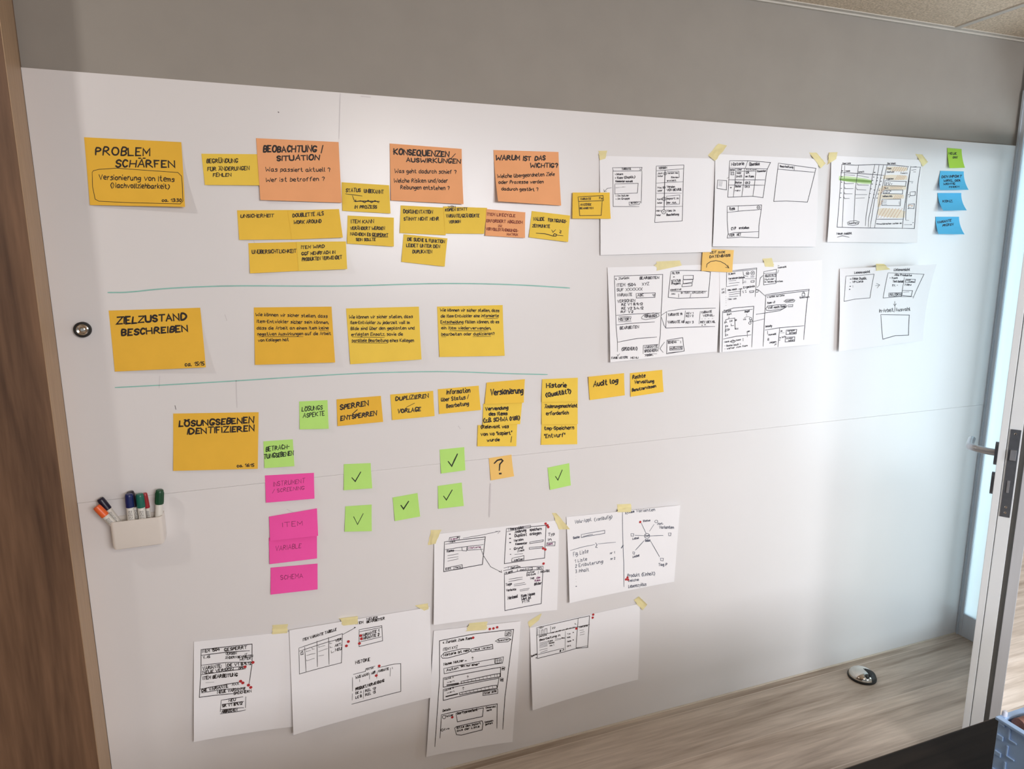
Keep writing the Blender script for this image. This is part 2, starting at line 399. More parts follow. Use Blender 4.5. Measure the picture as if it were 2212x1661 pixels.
PAPER = {
 'Y': mat('paper_golden_yellow', rgb(244, 192, 70), 0.8, noise=0.03, scale=14, spec=0.2),
 'y': mat('paper_lemon_yellow', rgb(250, 213, 88), 0.8, noise=0.03, scale=14, spec=0.2),
 'm': mat('paper_mid_yellow', rgb(250, 206, 80), 0.8, noise=0.03, scale=14, spec=0.2),
 'o': mat('paper_salmon_orange', rgb(252, 180, 128), 0.8, noise=0.03, scale=14, spec=0.2),
 'a': mat('paper_apricot', rgb(250, 206, 122), 0.8, noise=0.03, scale=14, spec=0.2),
 'g': mat('paper_green', rgb(192, 240, 130), 0.8, noise=0.03, scale=14, spec=0.2),
 'G': mat('paper_lime', rgb(176, 220, 82), 0.8, noise=0.03, scale=14, spec=0.2),
 'p': mat('paper_pink', rgb(254, 92, 178), 0.8, noise=0.03, scale=14, spec=0.2),
 'b': mat('paper_blue', rgb(96, 192, 236), 0.8, noise=0.03, scale=14, spec=0.2),
 'w': mat('paper_white', rgb(251, 250, 253), 0.75, noise=0.012, scale=5, spec=0.25)}
INK = {'k': mat('ink_black', rgb(30, 16, 12), 0.6), 'r': mat('ink_red_brown', rgb(128, 40, 16), 0.6), 'd': mat('ink_dark_green', rgb(24, 44, 18), 0.6),
 'v': mat('ink_plum', rgb(116, 26, 72), 0.6), 'n': mat('ink_navy', rgb(20, 40, 62), 0.6), 's': mat('ink_graphite', rgb(62, 58, 66), 0.6), 'l': mat('ink_slate', rgb(96, 100, 116), 0.6)}
XTRA = {'green': mat('marker_green', rgb(130, 170, 84), 0.6), 'lime': mat('marker_lime', rgb(206, 232, 176), 0.6), 'pale': mat('marker_cream', rgb(240, 226, 206), 0.6),
        'or': mat('marker_orange', rgb(206, 150, 100), 0.6), 'mag': mat('pen_purple', rgb(130, 60, 110), 0.6)}
SHEETS = {}
def quad_of(qs, crop):
    return [(crop[0] + float(a.split(',')[0]) / crop[2], crop[1] + float(a.split(',')[1]) / crop[2]) for a in qs.split()]
def note(key, kind, crop, qs, lift, lay, label, items, ink='k', bulge=0.0, name=None):
    q = quad_of(qs, crop); white0 = kind == 'w'
    sh = Sheet(q, [l * (1.3 if white0 else 1.0) for l in lift], 0.0012 + 0.0010 * lay + (0.0008 if white0 else 0), bulge, (3.0 if key == 'P1' else 7.0) if white0 else 0.0)
    c = sh.at(.5, .5); org = Vector((c.x, -sh.base, c.z))
    white = kind == 'w'
    o = sh.paper(name or ('paper_sheet' if white else 'sticky_note'), PAPER[kind], 14 if white else 9, org)
    tag(o, label, 'paper sheet' if white else 'sticky note', 'sketched paper sheets' if white else 'sticky notes on the whiteboard')
    ik = Ink(sh.px, crop, org); ik.run(items)
    mats = dict(XTRA); mats[0] = INK[ink]
    ik.build('sketch_lettering' if white else 'lettering', mats, o)
    SHEETS[key] = sh
    return o
# ---------------------------------------------------------------- the notes and sheets (picture measurements, crop by crop)
A1 = (170, 280, 5.19); A2 = (500, 290, 5.358); A3 = (730, 290, 5.536); A4 = (1020, 310, 7.135); A5 = (1280, 310, 6.643); A6 = (1520, 310, 6.644)
A7 = (1760, 310, 6.32); A8 = (1300, 540, 6.642); B1 = (1540, 540, 6.92); B2 = (1790, 550, 7.55); B3 = (220, 600, 4.096); B4 = (530, 640, 3.814)
B5 = (350, 820, 4.337); B6 = (820, 780, 3.456); B7 = (540, 930, 4.489); B8 = (800, 930, 4.608); C1 = (910, 1080, 5.933); C2 = (1200, 1070, 6.643)
C3 = (400, 1330, 5.538); C4 = (600, 1290, 5.191); C5 = (900, 1320, 4.872); C6 = (1120, 1280, 5.932)
# --- upper rows
note('begr', 'y', A1, '1375,270 2000,275 2032,625 1415,620', (0, 0, 5, 3), 0, 'yellow sticky note reading BEGRÜNDUNG FÜR ÄNDERUNGEN FEHLEN', '''
t 1435 375 1780 372 50 9|BEGRÜNDUNG
t 1445 465 1910 455 45 9|FÜR ÄNDERUNGEN
t 1505 530 1705 525 42 9|FEHLEN''')
note('prob', 'Y', A1, '60,85 1150,140 1192,866 125,845', (0, 0, 18, 4), 0, 'big golden sticky note headed PROBLEM SCHÄRFEN', '''
t 190 290 795 295 95 16|PROBLEM
t 415 425 1075 425 88 17|SCHÄRFEN
s 6|150,480 155,640 185,780 230,803 600,820 1140,832 1168,800 1160,620 1150,520 1110,480 700,452 430,432 230,445 165,460 150,480
t 230 560 1070 585 60 9|Versionierung von Items
t 360 655 1015 665 58 9|(Nachvollziehbarkeit)
t 935 810 1150 812 38 8|ca. 13:30''')
note('beob', 'o', A2, '285,45 1240,90 1277,792 335,760', (0, 0, 7, 9), 1, 'big orange sticky note headed BEOBACHTUNG / SITUATION', '''
t 370 210 980 205 75 17|BEOBACHTUNG
s 16|1055,130 1035,215
t 525 310 1010 298 65 16|SITUATION
t 395 430 1140 435 50 8|Was passiert aktuell ?
t 395 550 1070 540 50 8|Wer ist betroffen ?''')
note('unsi', 'm', A2, '65,880 720,876 728,1216 90,1222', (0, 0, 4, 4), 0, 'yellow sticky note reading UNSICHERHEIT', '''
t 105 970 485 962 42 9|UNSICHERHEIT''')
note('doub', 'm', A2, '650,882 1245,865 1290,1195 700,1218', (0, 0, 10, 4), 1, 'yellow sticky note reading DOUBLETTE ALS WORK AROUND', '''
t 710 962 1065 940 45 9|DOUBLETTE ALS
t 720 1040 1040 1025 42 9|WORK AROUND''')
note('unub', 'm', A2, '195,1260 790,1245 812,1580 215,1610', (0, 0, 4, 6), 0, 'yellow sticky note reading UNÜBERSICHTLICHKEIT', '''
t 240 1385 750 1372 45 9|UNÜBERSICHTLICHKEIT''')
note('wird', 'y', A2, '750,1245 1325,1240 1340,1560 778,1583', (0, 0, 12, 4), 1, 'yellow sticky note reading ITEM WIRD GGF MEHRFACH', '''
t 810 1330 1080 1315 40 9|ITEM WIRD
t 815 1405 1205 1385 40 9|GGF MEHRFACH IN
t 820 1470 1280 1445 42 9|PRODUKTEN VERWENDET''')
note('stat', 'y', A2, '1275,555 1825,590 1842,917 1285,885', (0, 0, 5, 3), 0, 'yellow sticky note reading STATUS UNBEKANNT with a crossed-out line', '''
t 1325 670 1490 668 45 9|STATUS
t 1535 675 1760 690 45 9|UNBEKANNT
s 8|1320,688 1510,712|1400,710 1415,755 1440,775|1415,772 1440,776 1438,755
s 12|1430,778 1480,772 1710,776
s 9|1490,765 1540,790 1580,762 1620,790 1660,765 1705,790
t 1425 860 1680 860 40 9|IM PROZESS''')
note('kann', 'y', A2, '1345,940 1880,965 1880,1300 1337,1265', (0, 0, 9, 3), 0, 'yellow sticky note reading ITEM KANN VERÄNDERT WERDEN', '''
t 1385 1030 1640 1028 42 9|ITEM KANN
t 1375 1105 1770 1105 38 9|VERÄNDERT WERDEN
t 1375 1170 1810 1185 38 9|NACHDEM ES GESPERRT
s 7|1615,1187 1810,1188
t 1440 1235 1660 1235 35 9|SEIN SOLLTE''')
note('kons', 'o', A3, '620,110 1480,175 1502,836 635,790', (0, 0, 10, 5), 1, 'big orange sticky note headed KONSEQUENZEN / AUSWIRKUNGEN', '''
t 670 240 1325 272 70 17|KONSEQUENZEN
s 11|1405,232 1350,290
t 820 330 1465 348 55 17|AUSWIRKUNGEN
t 680 460 1415 470 50 8|Was geht dadurch schief ?
t 670 575 1310 575 50 8|Welche Risiken und/oder
t 750 655 1330 665 50 8|Reibungen entstehen ?''')
note('doku', 'y', A3, '750,850 1290,878 1290,1207 740,1180', (0, 0, 4, 3), 0, 'yellow sticky note reading DOKUMENTATION STIMMT NICHT MEHR', '''
t 785 945 1130 950 45 9|DOKUMENTATION
t 790 1030 1205 1030 42 9|STIMMT NICHT MEHR''')
note('vari', 'y', A3, '1262,862 1785,880 1748,1190 1280,1187', (0, 0, 5, 3), 1, 'yellow sticky note reading KOPIEN STATT VARIANTE', '''
t 1320 880 1405 880 25 8|VON
t 1285 930 1550 915 40 9|KOPIEN STATT
t 1295 1005 1690 1002 42 9|VARIANTE/GEÄNDERTE
t 1330 1075 1470 1068 35 9|VERSION''')
note('such', 'y', A3, '785,1195 1310,1245 1277,1582 760,1525', (0, 0, 7, 3), 0, 'yellow sticky note reading DIE SUCHE under the DOKUMENTATION note', '''
t 830 1275 1275 1305 42 9|DIE SUCHE & FUNKTION
t 820 1350 1215 1362 42 9|LEIDET UNTER DEN
t 890 1425 1120 1425 42 9|DUPLIKATEN''')
note('waru', 'o', A4, '330,100 1330,130 1372,956 400,890', (0, 0, 8, 22), 0, 'big orange sticky note headed WARUM IST DAS WICHTIG?', '''
t 365 260 715 260 80 20|WARUM
t 770 268 885 268 75 20|IST
t 950 265 1110 262 75 20|DAS
t 880 375 1315 375 72 20|WICHTIG?
t 395 535 1265 500 60 10|Welche übergeordneten Ziele
t 415 625 1085 615 52 10|oder Prozesse werden
t 455 725 1000 735 52 10|dadurch gestört ?''')
note('life', 'o', A4, '220,1010 820,1060 815,1455 200,1420', (0, 0, 6, 3), 2, 'small orange sticky note with red writing ITEM LIFECYCLE', '''
t 235 1110 665 1135 45 10|ITEM LIFECYCLE
t 225 1210 775 1235 48 10|ERFORDERT ABGLEICH
t 405 1285 455 1285 35 10|ZU
t 215 1335 710 1365 45 10|VERVOLLSTÄNDIGUNGS-
t 540 1415 705 1425 38 10|MATRIX''', 'r')
note('vali', 'y', A4, '920,1040 1510,1110 1480,1517 875,1445', (0, 0, 8, 3), 0, 'yellow sticky note reading VALIDE above a drawn slider', '''
t 940 1185 1110 1190 55 11|VALIDE
t 1175 1200 1455 1225 50 11|FERTIGUNGS-
t 930 1290 1195 1300 50 11|ZEITPUNKTE
s 12|985,1380 1120,1388 1250,1425 1290,1425 1300,1400 1270,1385 1250,1405 1260,1425|1310,1410 1400,1418
s 10|1225,1330 1245,1365 1285,1325|1350,1330 1375,1345 1350,1365 1360,1380 1375,1370''')
# --- A3 sheets, upper right
note('P1', 'w', A5, '100,176 1755,215 1702,1556 112,1602', (0, 0, 7, 3), 0, 'white sheet with two tall sketched frames and an arrow to a yellow note', '''
s 7|285,350 710,345 700,395 295,400 285,350|290,400 295,910 670,910|710,400 700,860
t 420 385 550 380 35 8|VARIANTE
s 6|675,355 690,380 670,385
t 320 460 435 455 30 8|* Intern
t 320 515 610 500 35 8|* Item (Duplik.)
t 330 560 575 560 30 8|Kommentar auswahl
s 7|320,585 655,575 645,715 320,730 320,585|335,640 480,628 430,628
t 330 770 520 765 28 8|* An Nutzer
t 330 815 530 808 28 8|* An Gruppe
s 7|525,845 690,840 670,880 530,890 525,845
t 550 870 655 865 28 9|SENDEN
s 7|270,640 210,650 165,695|160,665 165,697 200,690|915,325 1310,310 1300,700 1290,1115 895,1138 905,980 915,325|915,395 1300,365
t 950 372 1065 364 32 9|VERSION
s 11|1040,385 1030,960
c 8|1042,435,20 1030,635,15 1028,800,25 1025,985,30
d 20|1042,435 1030,635 1028,800 1025,985
s 6|915,572 1300,553|920,720 1280,718|915,915 1290,908
t 935 445 1000 440 25 8|Juni
t 935 482 1010 482 25 8|Autor
s 6|1065,405 1240,400 1245,490 1130,500
t 1075 440 1225 435 25 8|Version neu
t 1130 500 1235 500 25 8|Preview
t 1070 550 1200 545 25 8|erstellt
t 935 650 1000 650 25 8|Mai
t 935 695 1000 690 25 8|Autor
t 1070 640 1180 640 32 8|Version
t 1070 690 1275 682 35 8|VON BEARB.
t 930 815 1000 815 25 8|April
t 930 870 1000 868 25 8|Autor
s 6|1065,760 1255,745 1250,875 1065,885 1065,760
t 1070 810 1235 805 30 8|Import in
t 1070 868 1210 868 28 8|der Abt.
t 915 985 990 980 25 8|März
t 915 1045 980 1045 25 8|Autor
t 1070 985 1190 980 32 8|Neu in
t 1065 1045 1240 1035 32 8|Bearbeitung''', 's')
note('P2', 'w', A6, '165,150 1642,220 1595,1482 120,1477', (0, 0, 4, 4), 1, 'white sheet with a sketched table, an empty frame and a lower frame', '''
s 8|370,245 630,245 955,270 905,375 850,770 700,750 340,765 355,520 370,245|370,350 915,360|630,245 595,345
t 395 320 575 305 48 9|Historie
t 655 320 800 310 45 9|Überblick
s 8|460,355 445,560 420,765|585,355 570,560 545,755|750,360 735,520 705,755|355,515 875,515|350,590 865,592
t 375 388 440 385 25 9|Datum
t 480 382 545 380 25 9|User
t 605 385 745 384 25 9|Aktion
t 765 408 890 402 28 9|Kommentar
s 7|455,395 750,395
t 470 435 530 432 28 8|1402
t 465 482 545 480 28 8|2403
t 605 430 650 430 32 8|CR
d 36|612,470
t 645 482 715 482 32 9|Item
t 375 420 430 420 22 8|12.3
t 375 450 430 450 22 8|13.3
t 450 570 540 566 30 8|Status
t 595 576 660 576 35 8|CR2
t 450 625 530 622 28 8|Status
t 590 628 655 628 28 8|CR3
t 445 682 520 676 25 8|neu
d 25|385,628
s 8|190,520 325,530 320,660 180,640 190,520
s 6|205,545 265,548|205,563 260,568|205,582 255,588|205,600 250,605|330,495 355,480
s 8|1070,280 1605,355 1480,835 1180,818 1005,825 1070,280|1065,365 1580,410|1300,325 1295,375
t 1095 338 1280 352 30 9|Bearbeitung
s 8|330,895 830,875 825,940 790,1180 785,1350 520,1340 330,1355 345,1290 330,1100 330,895|335,985 490,965 825,940|495,885 490,965
t 365 952 440 948 48 9|Item
c 8|785,910,22
d 20|785,910
t 390 1240 455 1235 45 9|CVP
t 505 1225 645 1220 35 9|erstellen
s 8|345,1300 430,1275 785,1262
t 355 1335 435 1330 40 13|VER
t 470 1325 530 1322 40 12|AKT''', 's')
note('P3', 'w', A7, '225,165 1455,222 1387,1356 160,1346', (0, 0, 12, 3), 0, 'white sheet with a green-marked table and an orange-hatched panel', '''
s 75 @lime|350,470 560,495 755,520
s 36 @green|345,488 560,500 760,515
s 60 @pale|1000,340 1240,350
s 70 @pale|960,455 1240,465|935,600 1225,600|910,720 1195,720
s 120 @pale|905,930 1190,960
s 50 @pale|895,620 880,850
h 6 @or|1050,315,1240,385,6 1100,430,1230,490,6 1030,583,1200,615,8 1080,700,1190,750,5 860,880,1160,1010,7 880,770,910,840,2 895,580,925,680,2
s 8|365,290 295,1140 750,1150 1190,1155|365,285 560,295 830,285 1100,295 1280,315|350,395 600,405 940,430
s 7|405,300 395,560 370,1135|595,300 555,600 530,1080|815,290 780,480 700,1000 690,1120|875,295 825,620 735,1030 730,1135|935,295 880,560 820,760 755,1150|985,290 915,640 845,1000 815,1150
t 378 282 485 278 22 9|Item Liste
t 415 385 475 380 22 9|Name
t 595 397 670 392 22 9|Inhalt
d 22|815,392 372,372
s 7|400,425 545,430|580,430 735,458|400,530 410,545 530,540|580,540 585,560 735,565|405,590 405,612 525,612|570,600 575,625 700,630|400,660 400,683 510,683|555,692 715,692|395,725 400,747 470,745|560,742 680,738
d 17|805,455 855,465 905,468 790,500 850,505 905,512 785,550 840,555 890,560 770,615 815,630 880,635 755,680 810,690 868,685 745,735 805,740 852,740 360,525 355,610 350,672 345,735 365,450
s 7|440,1075 480,1055 560,1050 605,1065 590,1100 520,1115 450,1105 440,1075
t 460 1095 590 1090 22 9|Speichern
t 290 1245 370 1240 32 10|Neue
t 390 1245 500 1238 32 10|Ansicht
s 9|300,1278 370,1258 465,1278
s 7|960,505 1250,515 1240,580 955,570 960,505|940,630 1205,630 1200,685 935,680 940,630|925,755 1175,755 1170,845 920,840 925,755
t 990 282 1100 282 22 10|Der Inhalt
t 990 350 1040 348 22 9|Item
t 985 398 1080 394 22 9|Detail
t 1170 410 1265 410 18 9|Zusatz
t 975 490 1075 487 22 10|Angaben
t 975 540 1035 540 16 8|a b c
t 970 560 1060 560 16 8|d e f
t 945 615 1005 612 22 9|Text
t 950 650 1045 648 16 8|Zeile
t 945 675 1025 673 16 8|Zeile
t 930 727 1060 727 26 9|weitere Info
s 6|935,780 985,780|935,800 980,800|935,822 985,825|1155,790 1160,830
s 8|1310,310 1275,520 1220,900 1195,1160|1440,320 1400,560 1350,1160 1205,1155|1310,320 1440,322|1300,380 1250,800 1240,1040
s 7|1270,320 1260,360|1325,320 1385,315|1320,362 1380,355|1345,385 1375,385|1290,515 1340,518|1320,535 1335,535
s 7|1300,660 1370,655 1365,705 1300,710 1300,660|1280,825 1355,820 1350,885 1280,880 1280,825
s 7 @or|1270,850 1300,835 1330,850 1300,870 1340,840
d 15|1280,695 1290,725 1275,885 1335,1078 1310,1105
s 8|840,1030 1200,1030
s 16|845,1093 910,1098
t 915 1105 1185 1095 22 10|Abbrechen zurück ok
s 6|1245,1045 1280,1048|1220,1105 1310,1105''', 's')
note('P4', 'w', A8, '80,250 1700,205 1640,1456 115,1610', (0, 0, 5, 6), 0, 'white sheet with a tall sketched form headed ITEM 1504', '''
s 8|180,380 885,355 880,600 850,1240 825,1420|180,375 200,1100 220,1330 220,1460
t 195 438 400 420 36 8|< Zurück
t 555 430 830 420 40 11|BEARBEITEN
t 220 537 495 525 46 9|ITEM 1504
t 590 520 690 513 44 8|XYZ
t 215 605 590 590 44 8|SUF XXXXXX
t 220 680 440 672 45 9|VARIANTE
s 8|500,635 780,625 775,690 505,700 500,635
t 520 682 610 676 40 8|ABC
s 8|740,650 770,650 760,675 740,650
t 225 770 485 756 42 8|VERSIONEN
t 285 815 595 805 38 9|RE V1 8.9.12
t 285 870 605 865 38 9|RE V2 3.4.12
t 275 920 455 915 38 9|RF V2
s 8|205,950 500,930 850,915
t 240 1030 430 1025 45 9|HISTORY
s 7|240,1042 430,1038|240,970 430,965
s 7|580,980 620,940 750,915 830,930 835,960 780,990 640,1010 585,1000 580,980
t 620 985 800 975 40 10|VERGLEICH
s 8|210,1085 480,1060 770,1045
t 260 1155 540 1132 42 9|BEARBEITEN
s 8|220,1330 500,1280 800,1257
t 285 1450 515 1440 46 9|(SPEICHERN)
s 7|820,1360 605,1375 600,1490
t 620 1420 810 1402 35 10|VARIANTE
t 620 1472 815 1460 35 10|SPEICHERN
t 630 1528 745 1518 30 10|ABBR.
s 7|640,1430 815,1412|620,1500 800,1490
s 7|910,1330 870,1380 845,1420 890,1470
s 8|945,1300 1170,1265 1190,1450 940,1490 945,1300|950,1310 1120,1300
t 960 1350 1080 1340 34 9|SCHEMA
s 8|1140,1310 1142,1340|985,1390 1165,1385 1160,1430 985,1440 985,1390|960,1475 1120,1460
t 990 1430 1160 1420 30 9|AUSWAHL
s 7|215,1500 225,1520 255,1490
t 130 1565 375 1555 30 10|FARBE WEITERE
t 415 1562 530 1556 28 9|MENU
s 8|1000,310 1150,295 1430,298 1560,320 1525,690 1110,705 965,690 1000,320
t 1020 355 1125 346 32 9|FILTER
d 22|1045,392
s 8|1180,370 1320,368 1320,425 1180,430 1180,370|1180,435 1315,430 1310,470 1180,490 1175,440|1165,495 1305,485 1300,525 1160,535 1165,495
t 1015 470 1140 460 35 9|STATUS
t 1015 508 1140 500 35 9|Projekt
t 1000 598 1150 588 26 10|KOMMENTAR
s 8|1000,608 1510,600|1115,640 1115,690|1290,630 1275,695
t 1010 650 1065 648 22 8|neu
t 1150 642 1275 634 30 9|IM TEST
t 1310 637 1490 632 26 9|ERLEDIGT
s 8|960,890 1150,860 1620,845|945,895 930,1130 1200,1120 1610,1105|865,950 940,900|870,980 905,1090 930,1130
t 965 962 1165 948 38 9|VARIANTE 14
t 960 1067 1190 1057 38 9|VARIANTE AB
s 8|1210,885 1195,1030|1415,895 1400,1070
t 1225 937 1320 932 28 9|REV 1
t 1220 977 1320 972 28 9|REV 2
t 1215 1067 1320 1062 32 9|REV 3
t 1430 925 1570 910 34 9|VARIANTE
t 1455 970 1600 960 32 9|VERGL.
d 10|1440,1000 1480,998 1530,995 1580,990
t 1420 1062 1615 1055 34 9|REV DETAIL
t 1435 1098 1490 1092 25 9|> X''', 's')
note('P5', 'w', B1, '95,220 1630,150 1580,1406 90,1530', (0, 0, 8, 5), 1, 'white sheet crowded with sketched windows joined by lines', '''
s 8|200,330 195,550|285,310 650,270 640,560 630,700|285,325 640,290|445,325 455,380 520,400
c 8|515,350,22 590,345,28 655,615,22
d 26|590,345 515,352
t 225 378 325 362 32 9|Item
t 225 445 370 430 30 10|Versionen
t 385 432 470 422 30 10|Details
s 8|235,465 340,455|235,500 390,488|445,430 445,510|480,430 640,432|565,462 615,460 610,485 565,485 565,462|560,392 612,392|560,408 612,406|195,550 370,525|460,470 490,468|440,490 490,488
t 215 615 350 600 30 9|neu nach
t 380 597 430 592 25 9|von
t 455 580 620 556 32 10|Ergebnis
s 9|235,640 400,620|235,670 395,650|235,700 370,690
s 14|410,600 405,690
d 18|445,620 485,612 450,640 490,635
t 220 750 345 740 26 9|Neu von
s 9|545,615 610,612 605,635 550,640 545,615|690,520 705,420 745,385|645,600 680,600 780,690|180,570 180,650|660,560 690,530
t 125 602 155 594 22 10|EA
t 125 652 160 642 22 10|EB
d 9|185,700 185,730 185,760 185,790 185,830
s 8|755,325 945,290 940,500 755,525 755,325|760,350 940,345
s 7|780,370 935,360 935,400 780,405 780,370
t 785 402 935 385 28 11|SUCHEN
t 770 458 910 446 28 9|Nutzer
t 770 492 1040 480 26 10|in neuem System
t 965 278 1090 265 28 9|Auswahl
s 7|960,350 980,300|965,230 985,235
s 9|790,670 1150,620 1435,590 1400,800 1350,1340|795,690 1430,610|790,670 775,950 745,1440
t 810 722 1065 692 28 9|< zurück zur Liste
s 8|1330,655 1370,650 1370,690 1330,695 1330,655|1340,655 1345,632 1362,632 1365,655
t 1295 727 1435 716 26 10|Speichern
s 8|1060,770 1100,745 1200,740 1225,755 1210,780 1100,790 1060,770
t 1085 782 1205 766 28 10|Ansicht
t 815 812 925 796 32 9|Item v2
s 9|790,880 820,840 950,825 1090,820 1100,850 1040,885 850,910 800,905 790,880
t 820 888 1080 860 36 10|VAR nach Item
s 8|1120,825 1195,820 1190,850 1125,855 1120,825|1140,840 1150,840|1160,838 1170,838
s 9|1095,860 1000,910 780,945 645,965|590,1075 760,1035|785,1140 880,1135 870,1165|780,1200 1000,1165 1355,1135
d 16|652,965
t 785 1160 875 1150 28 10|Details
s 9|995,1170 980,1330 965,1445
d 30|1022,1215
s 7|1000,1240 1065,1240
s 9|1095,1200 1250,1190 1240,1255 1090,1265 1095,1200|1080,1305 1220,1300 1215,1365 1075,1375 1080,1305|815,1215 815,1260|820,1320 815,1350 830,1350 830,1320
t 1105 1225 1220 1214 26 10|Version
t 1140 1258 1235 1248 26 10|öffnen
t 1090 1335 1190 1325 20 9|anzeigen
t 1120 1368 1210 1356 24 9|teilen
t 825 1282 940 1270 28 9|Auswahl
t 840 1398 940 1384 28 9|zeigen
t 995 1325 1085 1308 26 10|+ Info
s 12|915,1425 945,1405 920,1405|985,1350 1000,1345
s 9|130,920 300,870 610,845 600,1000 575,1450|130,920 125,1520|135,940 590,890
t 150 932 265 917 30 9|Zurück
t 200 982 270 966 26 9|Start
s 9|230,1000 230,1030 180,1045 175,1090|230,1030 320,1020 325,1185 370,1185|265,1105 265,1135 305,1130|175,1130 175,1290
t 160 1100 200 1090 25 10|EA
t 245 1080 280 1070 25 10|EB
t 330 1065 350 1060 25 9|EC
t 180 1152 215 1147 24 10|Ea
t 170 1225 235 1200 34 11|Eb
t 178 1287 215 1277 24 10|Ec
t 330 1190 370 1185 20 9|Ed
t 475 942 545 926 32 9|Regel
s 7|500,960 505,985|465,1020 500,1000 550,1000
t 450 1052 490 1046 25 10|wo
c 8|560,1030,18 570,1060,15 550,1095,18
t 500 1237 545 1227 28 9|von
s 9|510,1230 510,1300|145,1330 350,1290 565,1272|445,1320 445,1360|405,1395 405,1415
t 160 1388 230 1376 26 9|Neue
s 8|245,1370 290,1345 335,1360 300,1390 245,1370
t 258 1378 315 1366 20 10|alle
t 340 1362 410 1350 24 9|Items
t 165 1448 375 1424 28 10|- Suche nach
t 165 1492 510 1440 26 10|- weiter zum Item''', 's')
note('P6', 'w', B2, '180,230 1760,160 1525,1406 150,1580', (0, 38, 10, 5), 0, 'white sheet with flaring upper right corner and three sketched boxes', '''
s 8|285,365 550,350 770,330 710,745 450,765 245,805 285,365
t 435 325 700 308 45 9|Leseansicht
d 26|370,420 360,548 350,600
d 14|362,485
t 400 432 645 428 45 9|Neue Duplik.
t 400 490 585 478 36 9|VP-Liste
s 7|408,530 408,565
s 8|800,535 870,530|815,495 870,520 830,575|1000,310 1350,320 1580,335 1480,600 1425,745|1000,310 935,745 1200,720 1425,722
t 1095 275 1350 272 48 9|Listenansicht
t 1110 362 1385 372 38 9|Alle Produkte
t 1030 415 1160 415 34 9|* Item
t 1090 477 1260 482 38 10|Text Detail
t 1085 550 1170 545 40 9|Fr. -
s 7|1275,390 1240,720
s 9|1300,420 1450,425 1445,480 1290,475 1300,420|1255,615 1415,620 1395,715 1245,700 1255,615|1270,645 1360,640|1030,660 1240,655 1235,715 1030,720 1030,660|1125,660 1120,715
t 1305 452 1370 448 30 9|Alle
t 1350 480 1430 475 30 10|neu
t 1290 535 1390 530 36 9|Neu
t 1045 705 1110 702 42 13|ALL
t 1140 705 1225 702 42 13|OKA
s 9|1130,800 1135,925|1110,845 1130,870 1155,840
t 870 982 1375 950 58 9|In-Arbeit/Auswahl
s 9|895,1015 1360,1018 1320,1325 1110,1335 905,1390 895,1015''', 's')
note('fw', 'm', A4, '1550,755 2120,755 2136,1160 1545,1156', (0, 2, 4, 3), 6, 'yellow sticky note with a small sketched window, overlapping the sheet edge', '''
s 9|1630,820 2015,800 2020,875 1640,890 1630,820|1640,890 1655,1110 1985,1105 1995,985 2005,875
t 1665 868 1825 865 34 10|VARIANTE
t 1960 855 2010 860 35 10|FW
t 1665 955 1830 950 34 10|ANZEIGE
t 1660 1010 1865 1005 30 10|BEARBEITEN''')
note('pfei', 'a', A6, '-10,1510 435,1530 412,1850 -30,1828', (0, 0, 4, 3), 5, 'apricot sticky note with a curved arrow, bridging two sheets', '''
t 90 1580 180 1574 34 8|ZEIT
t 205 1578 240 1574 28 8|ZU
t 255 1576 305 1572 30 8|DE
t 85 1645 380 1622 38 9|DATENBASIS
s 9|38,1777 50,1728 100,1693 175,1680 245,1695 310,1730 360,1785|312,1775 362,1787 345,1745''')
# --- middle row
note('ziel', 'Y', B3, '60,290 870,265 920,792 115,830', (0, 0, 15, 3), 0, 'big golden sticky note headed ZIELZUSTAND BESCHREIBEN', '''
t 130 415 745 375 65 17|ZIELZUSTAND
t 175 515 755 478 60 17|BESCHREIBEN
t 735 785 905 775 35 7|ca. 15:15''')
note('wieA', 'Y', B4, '70,92 710,85 740,545 80,565', (0, 0, 12, 4), 0, 'yellow sticky note of five handwritten lines ending von Kollegen hat', '''
t 85 160 675 175 27 5|Wie können wir sicher stellen, dass
t 95 215 685 225 27 5|Item-Entwickler sicher sein können,
t 95 270 685 270 27 5|dass die Arbeit an einem Item keine
t 100 320 705 315 27 5|negativen Auswirkungen auf die Arbeit
t 105 370 355 365 27 5|von Kollegen hat
s 4|395,222 455,223|110,328 475,328|610,277 685,280''')
note('wieB', 'y', B4, '830,100 1430,85 1452,520 865,560', (0, 0, 12, 3), 0, 'yellow sticky note of five handwritten lines, between two like it', '''
t 855 185 1380 180 27 5|Wie können wir sicher stellen, dass
t 865 230 1355 230 27 5|Item-Entwickler zu jederzeit voll im
t 870 280 1395 275 27 5|Bilde sind über den geplanten und
t 875 328 1300 325 27 5|erfolgten Einsatz, sowie die
t 880 378 1390 378 27 5|parallele Bearbeitung eines Kollegen
s 4|880,336 1150,339|890,384 1165,387''')
note('wieC', 'y', B4, '1580,85 2120,72 2137,490 1600,500', (0, 0, 8, 3), 0, 'yellow sticky note of five handwritten lines ending duplizieren?', '''
t 1605 125 2090 130 26 5|Wie können wir sicher stellen, dass
t 1610 175 2085 172 26 5|die Item-Entwickler eine informierte
t 1610 225 2090 222 26 5|Entscheidung fällen können, ob es
t 1615 272 2020 275 26 5|ein Item wiederverwenden,
t 1615 325 2050 320 26 5|bearbeiten oder duplizieren?
s 4|1965,182 2080,182|1615,233 1770,230|1680,282 2000,285|1870,332 2020,330|1615,333 1650,333''')
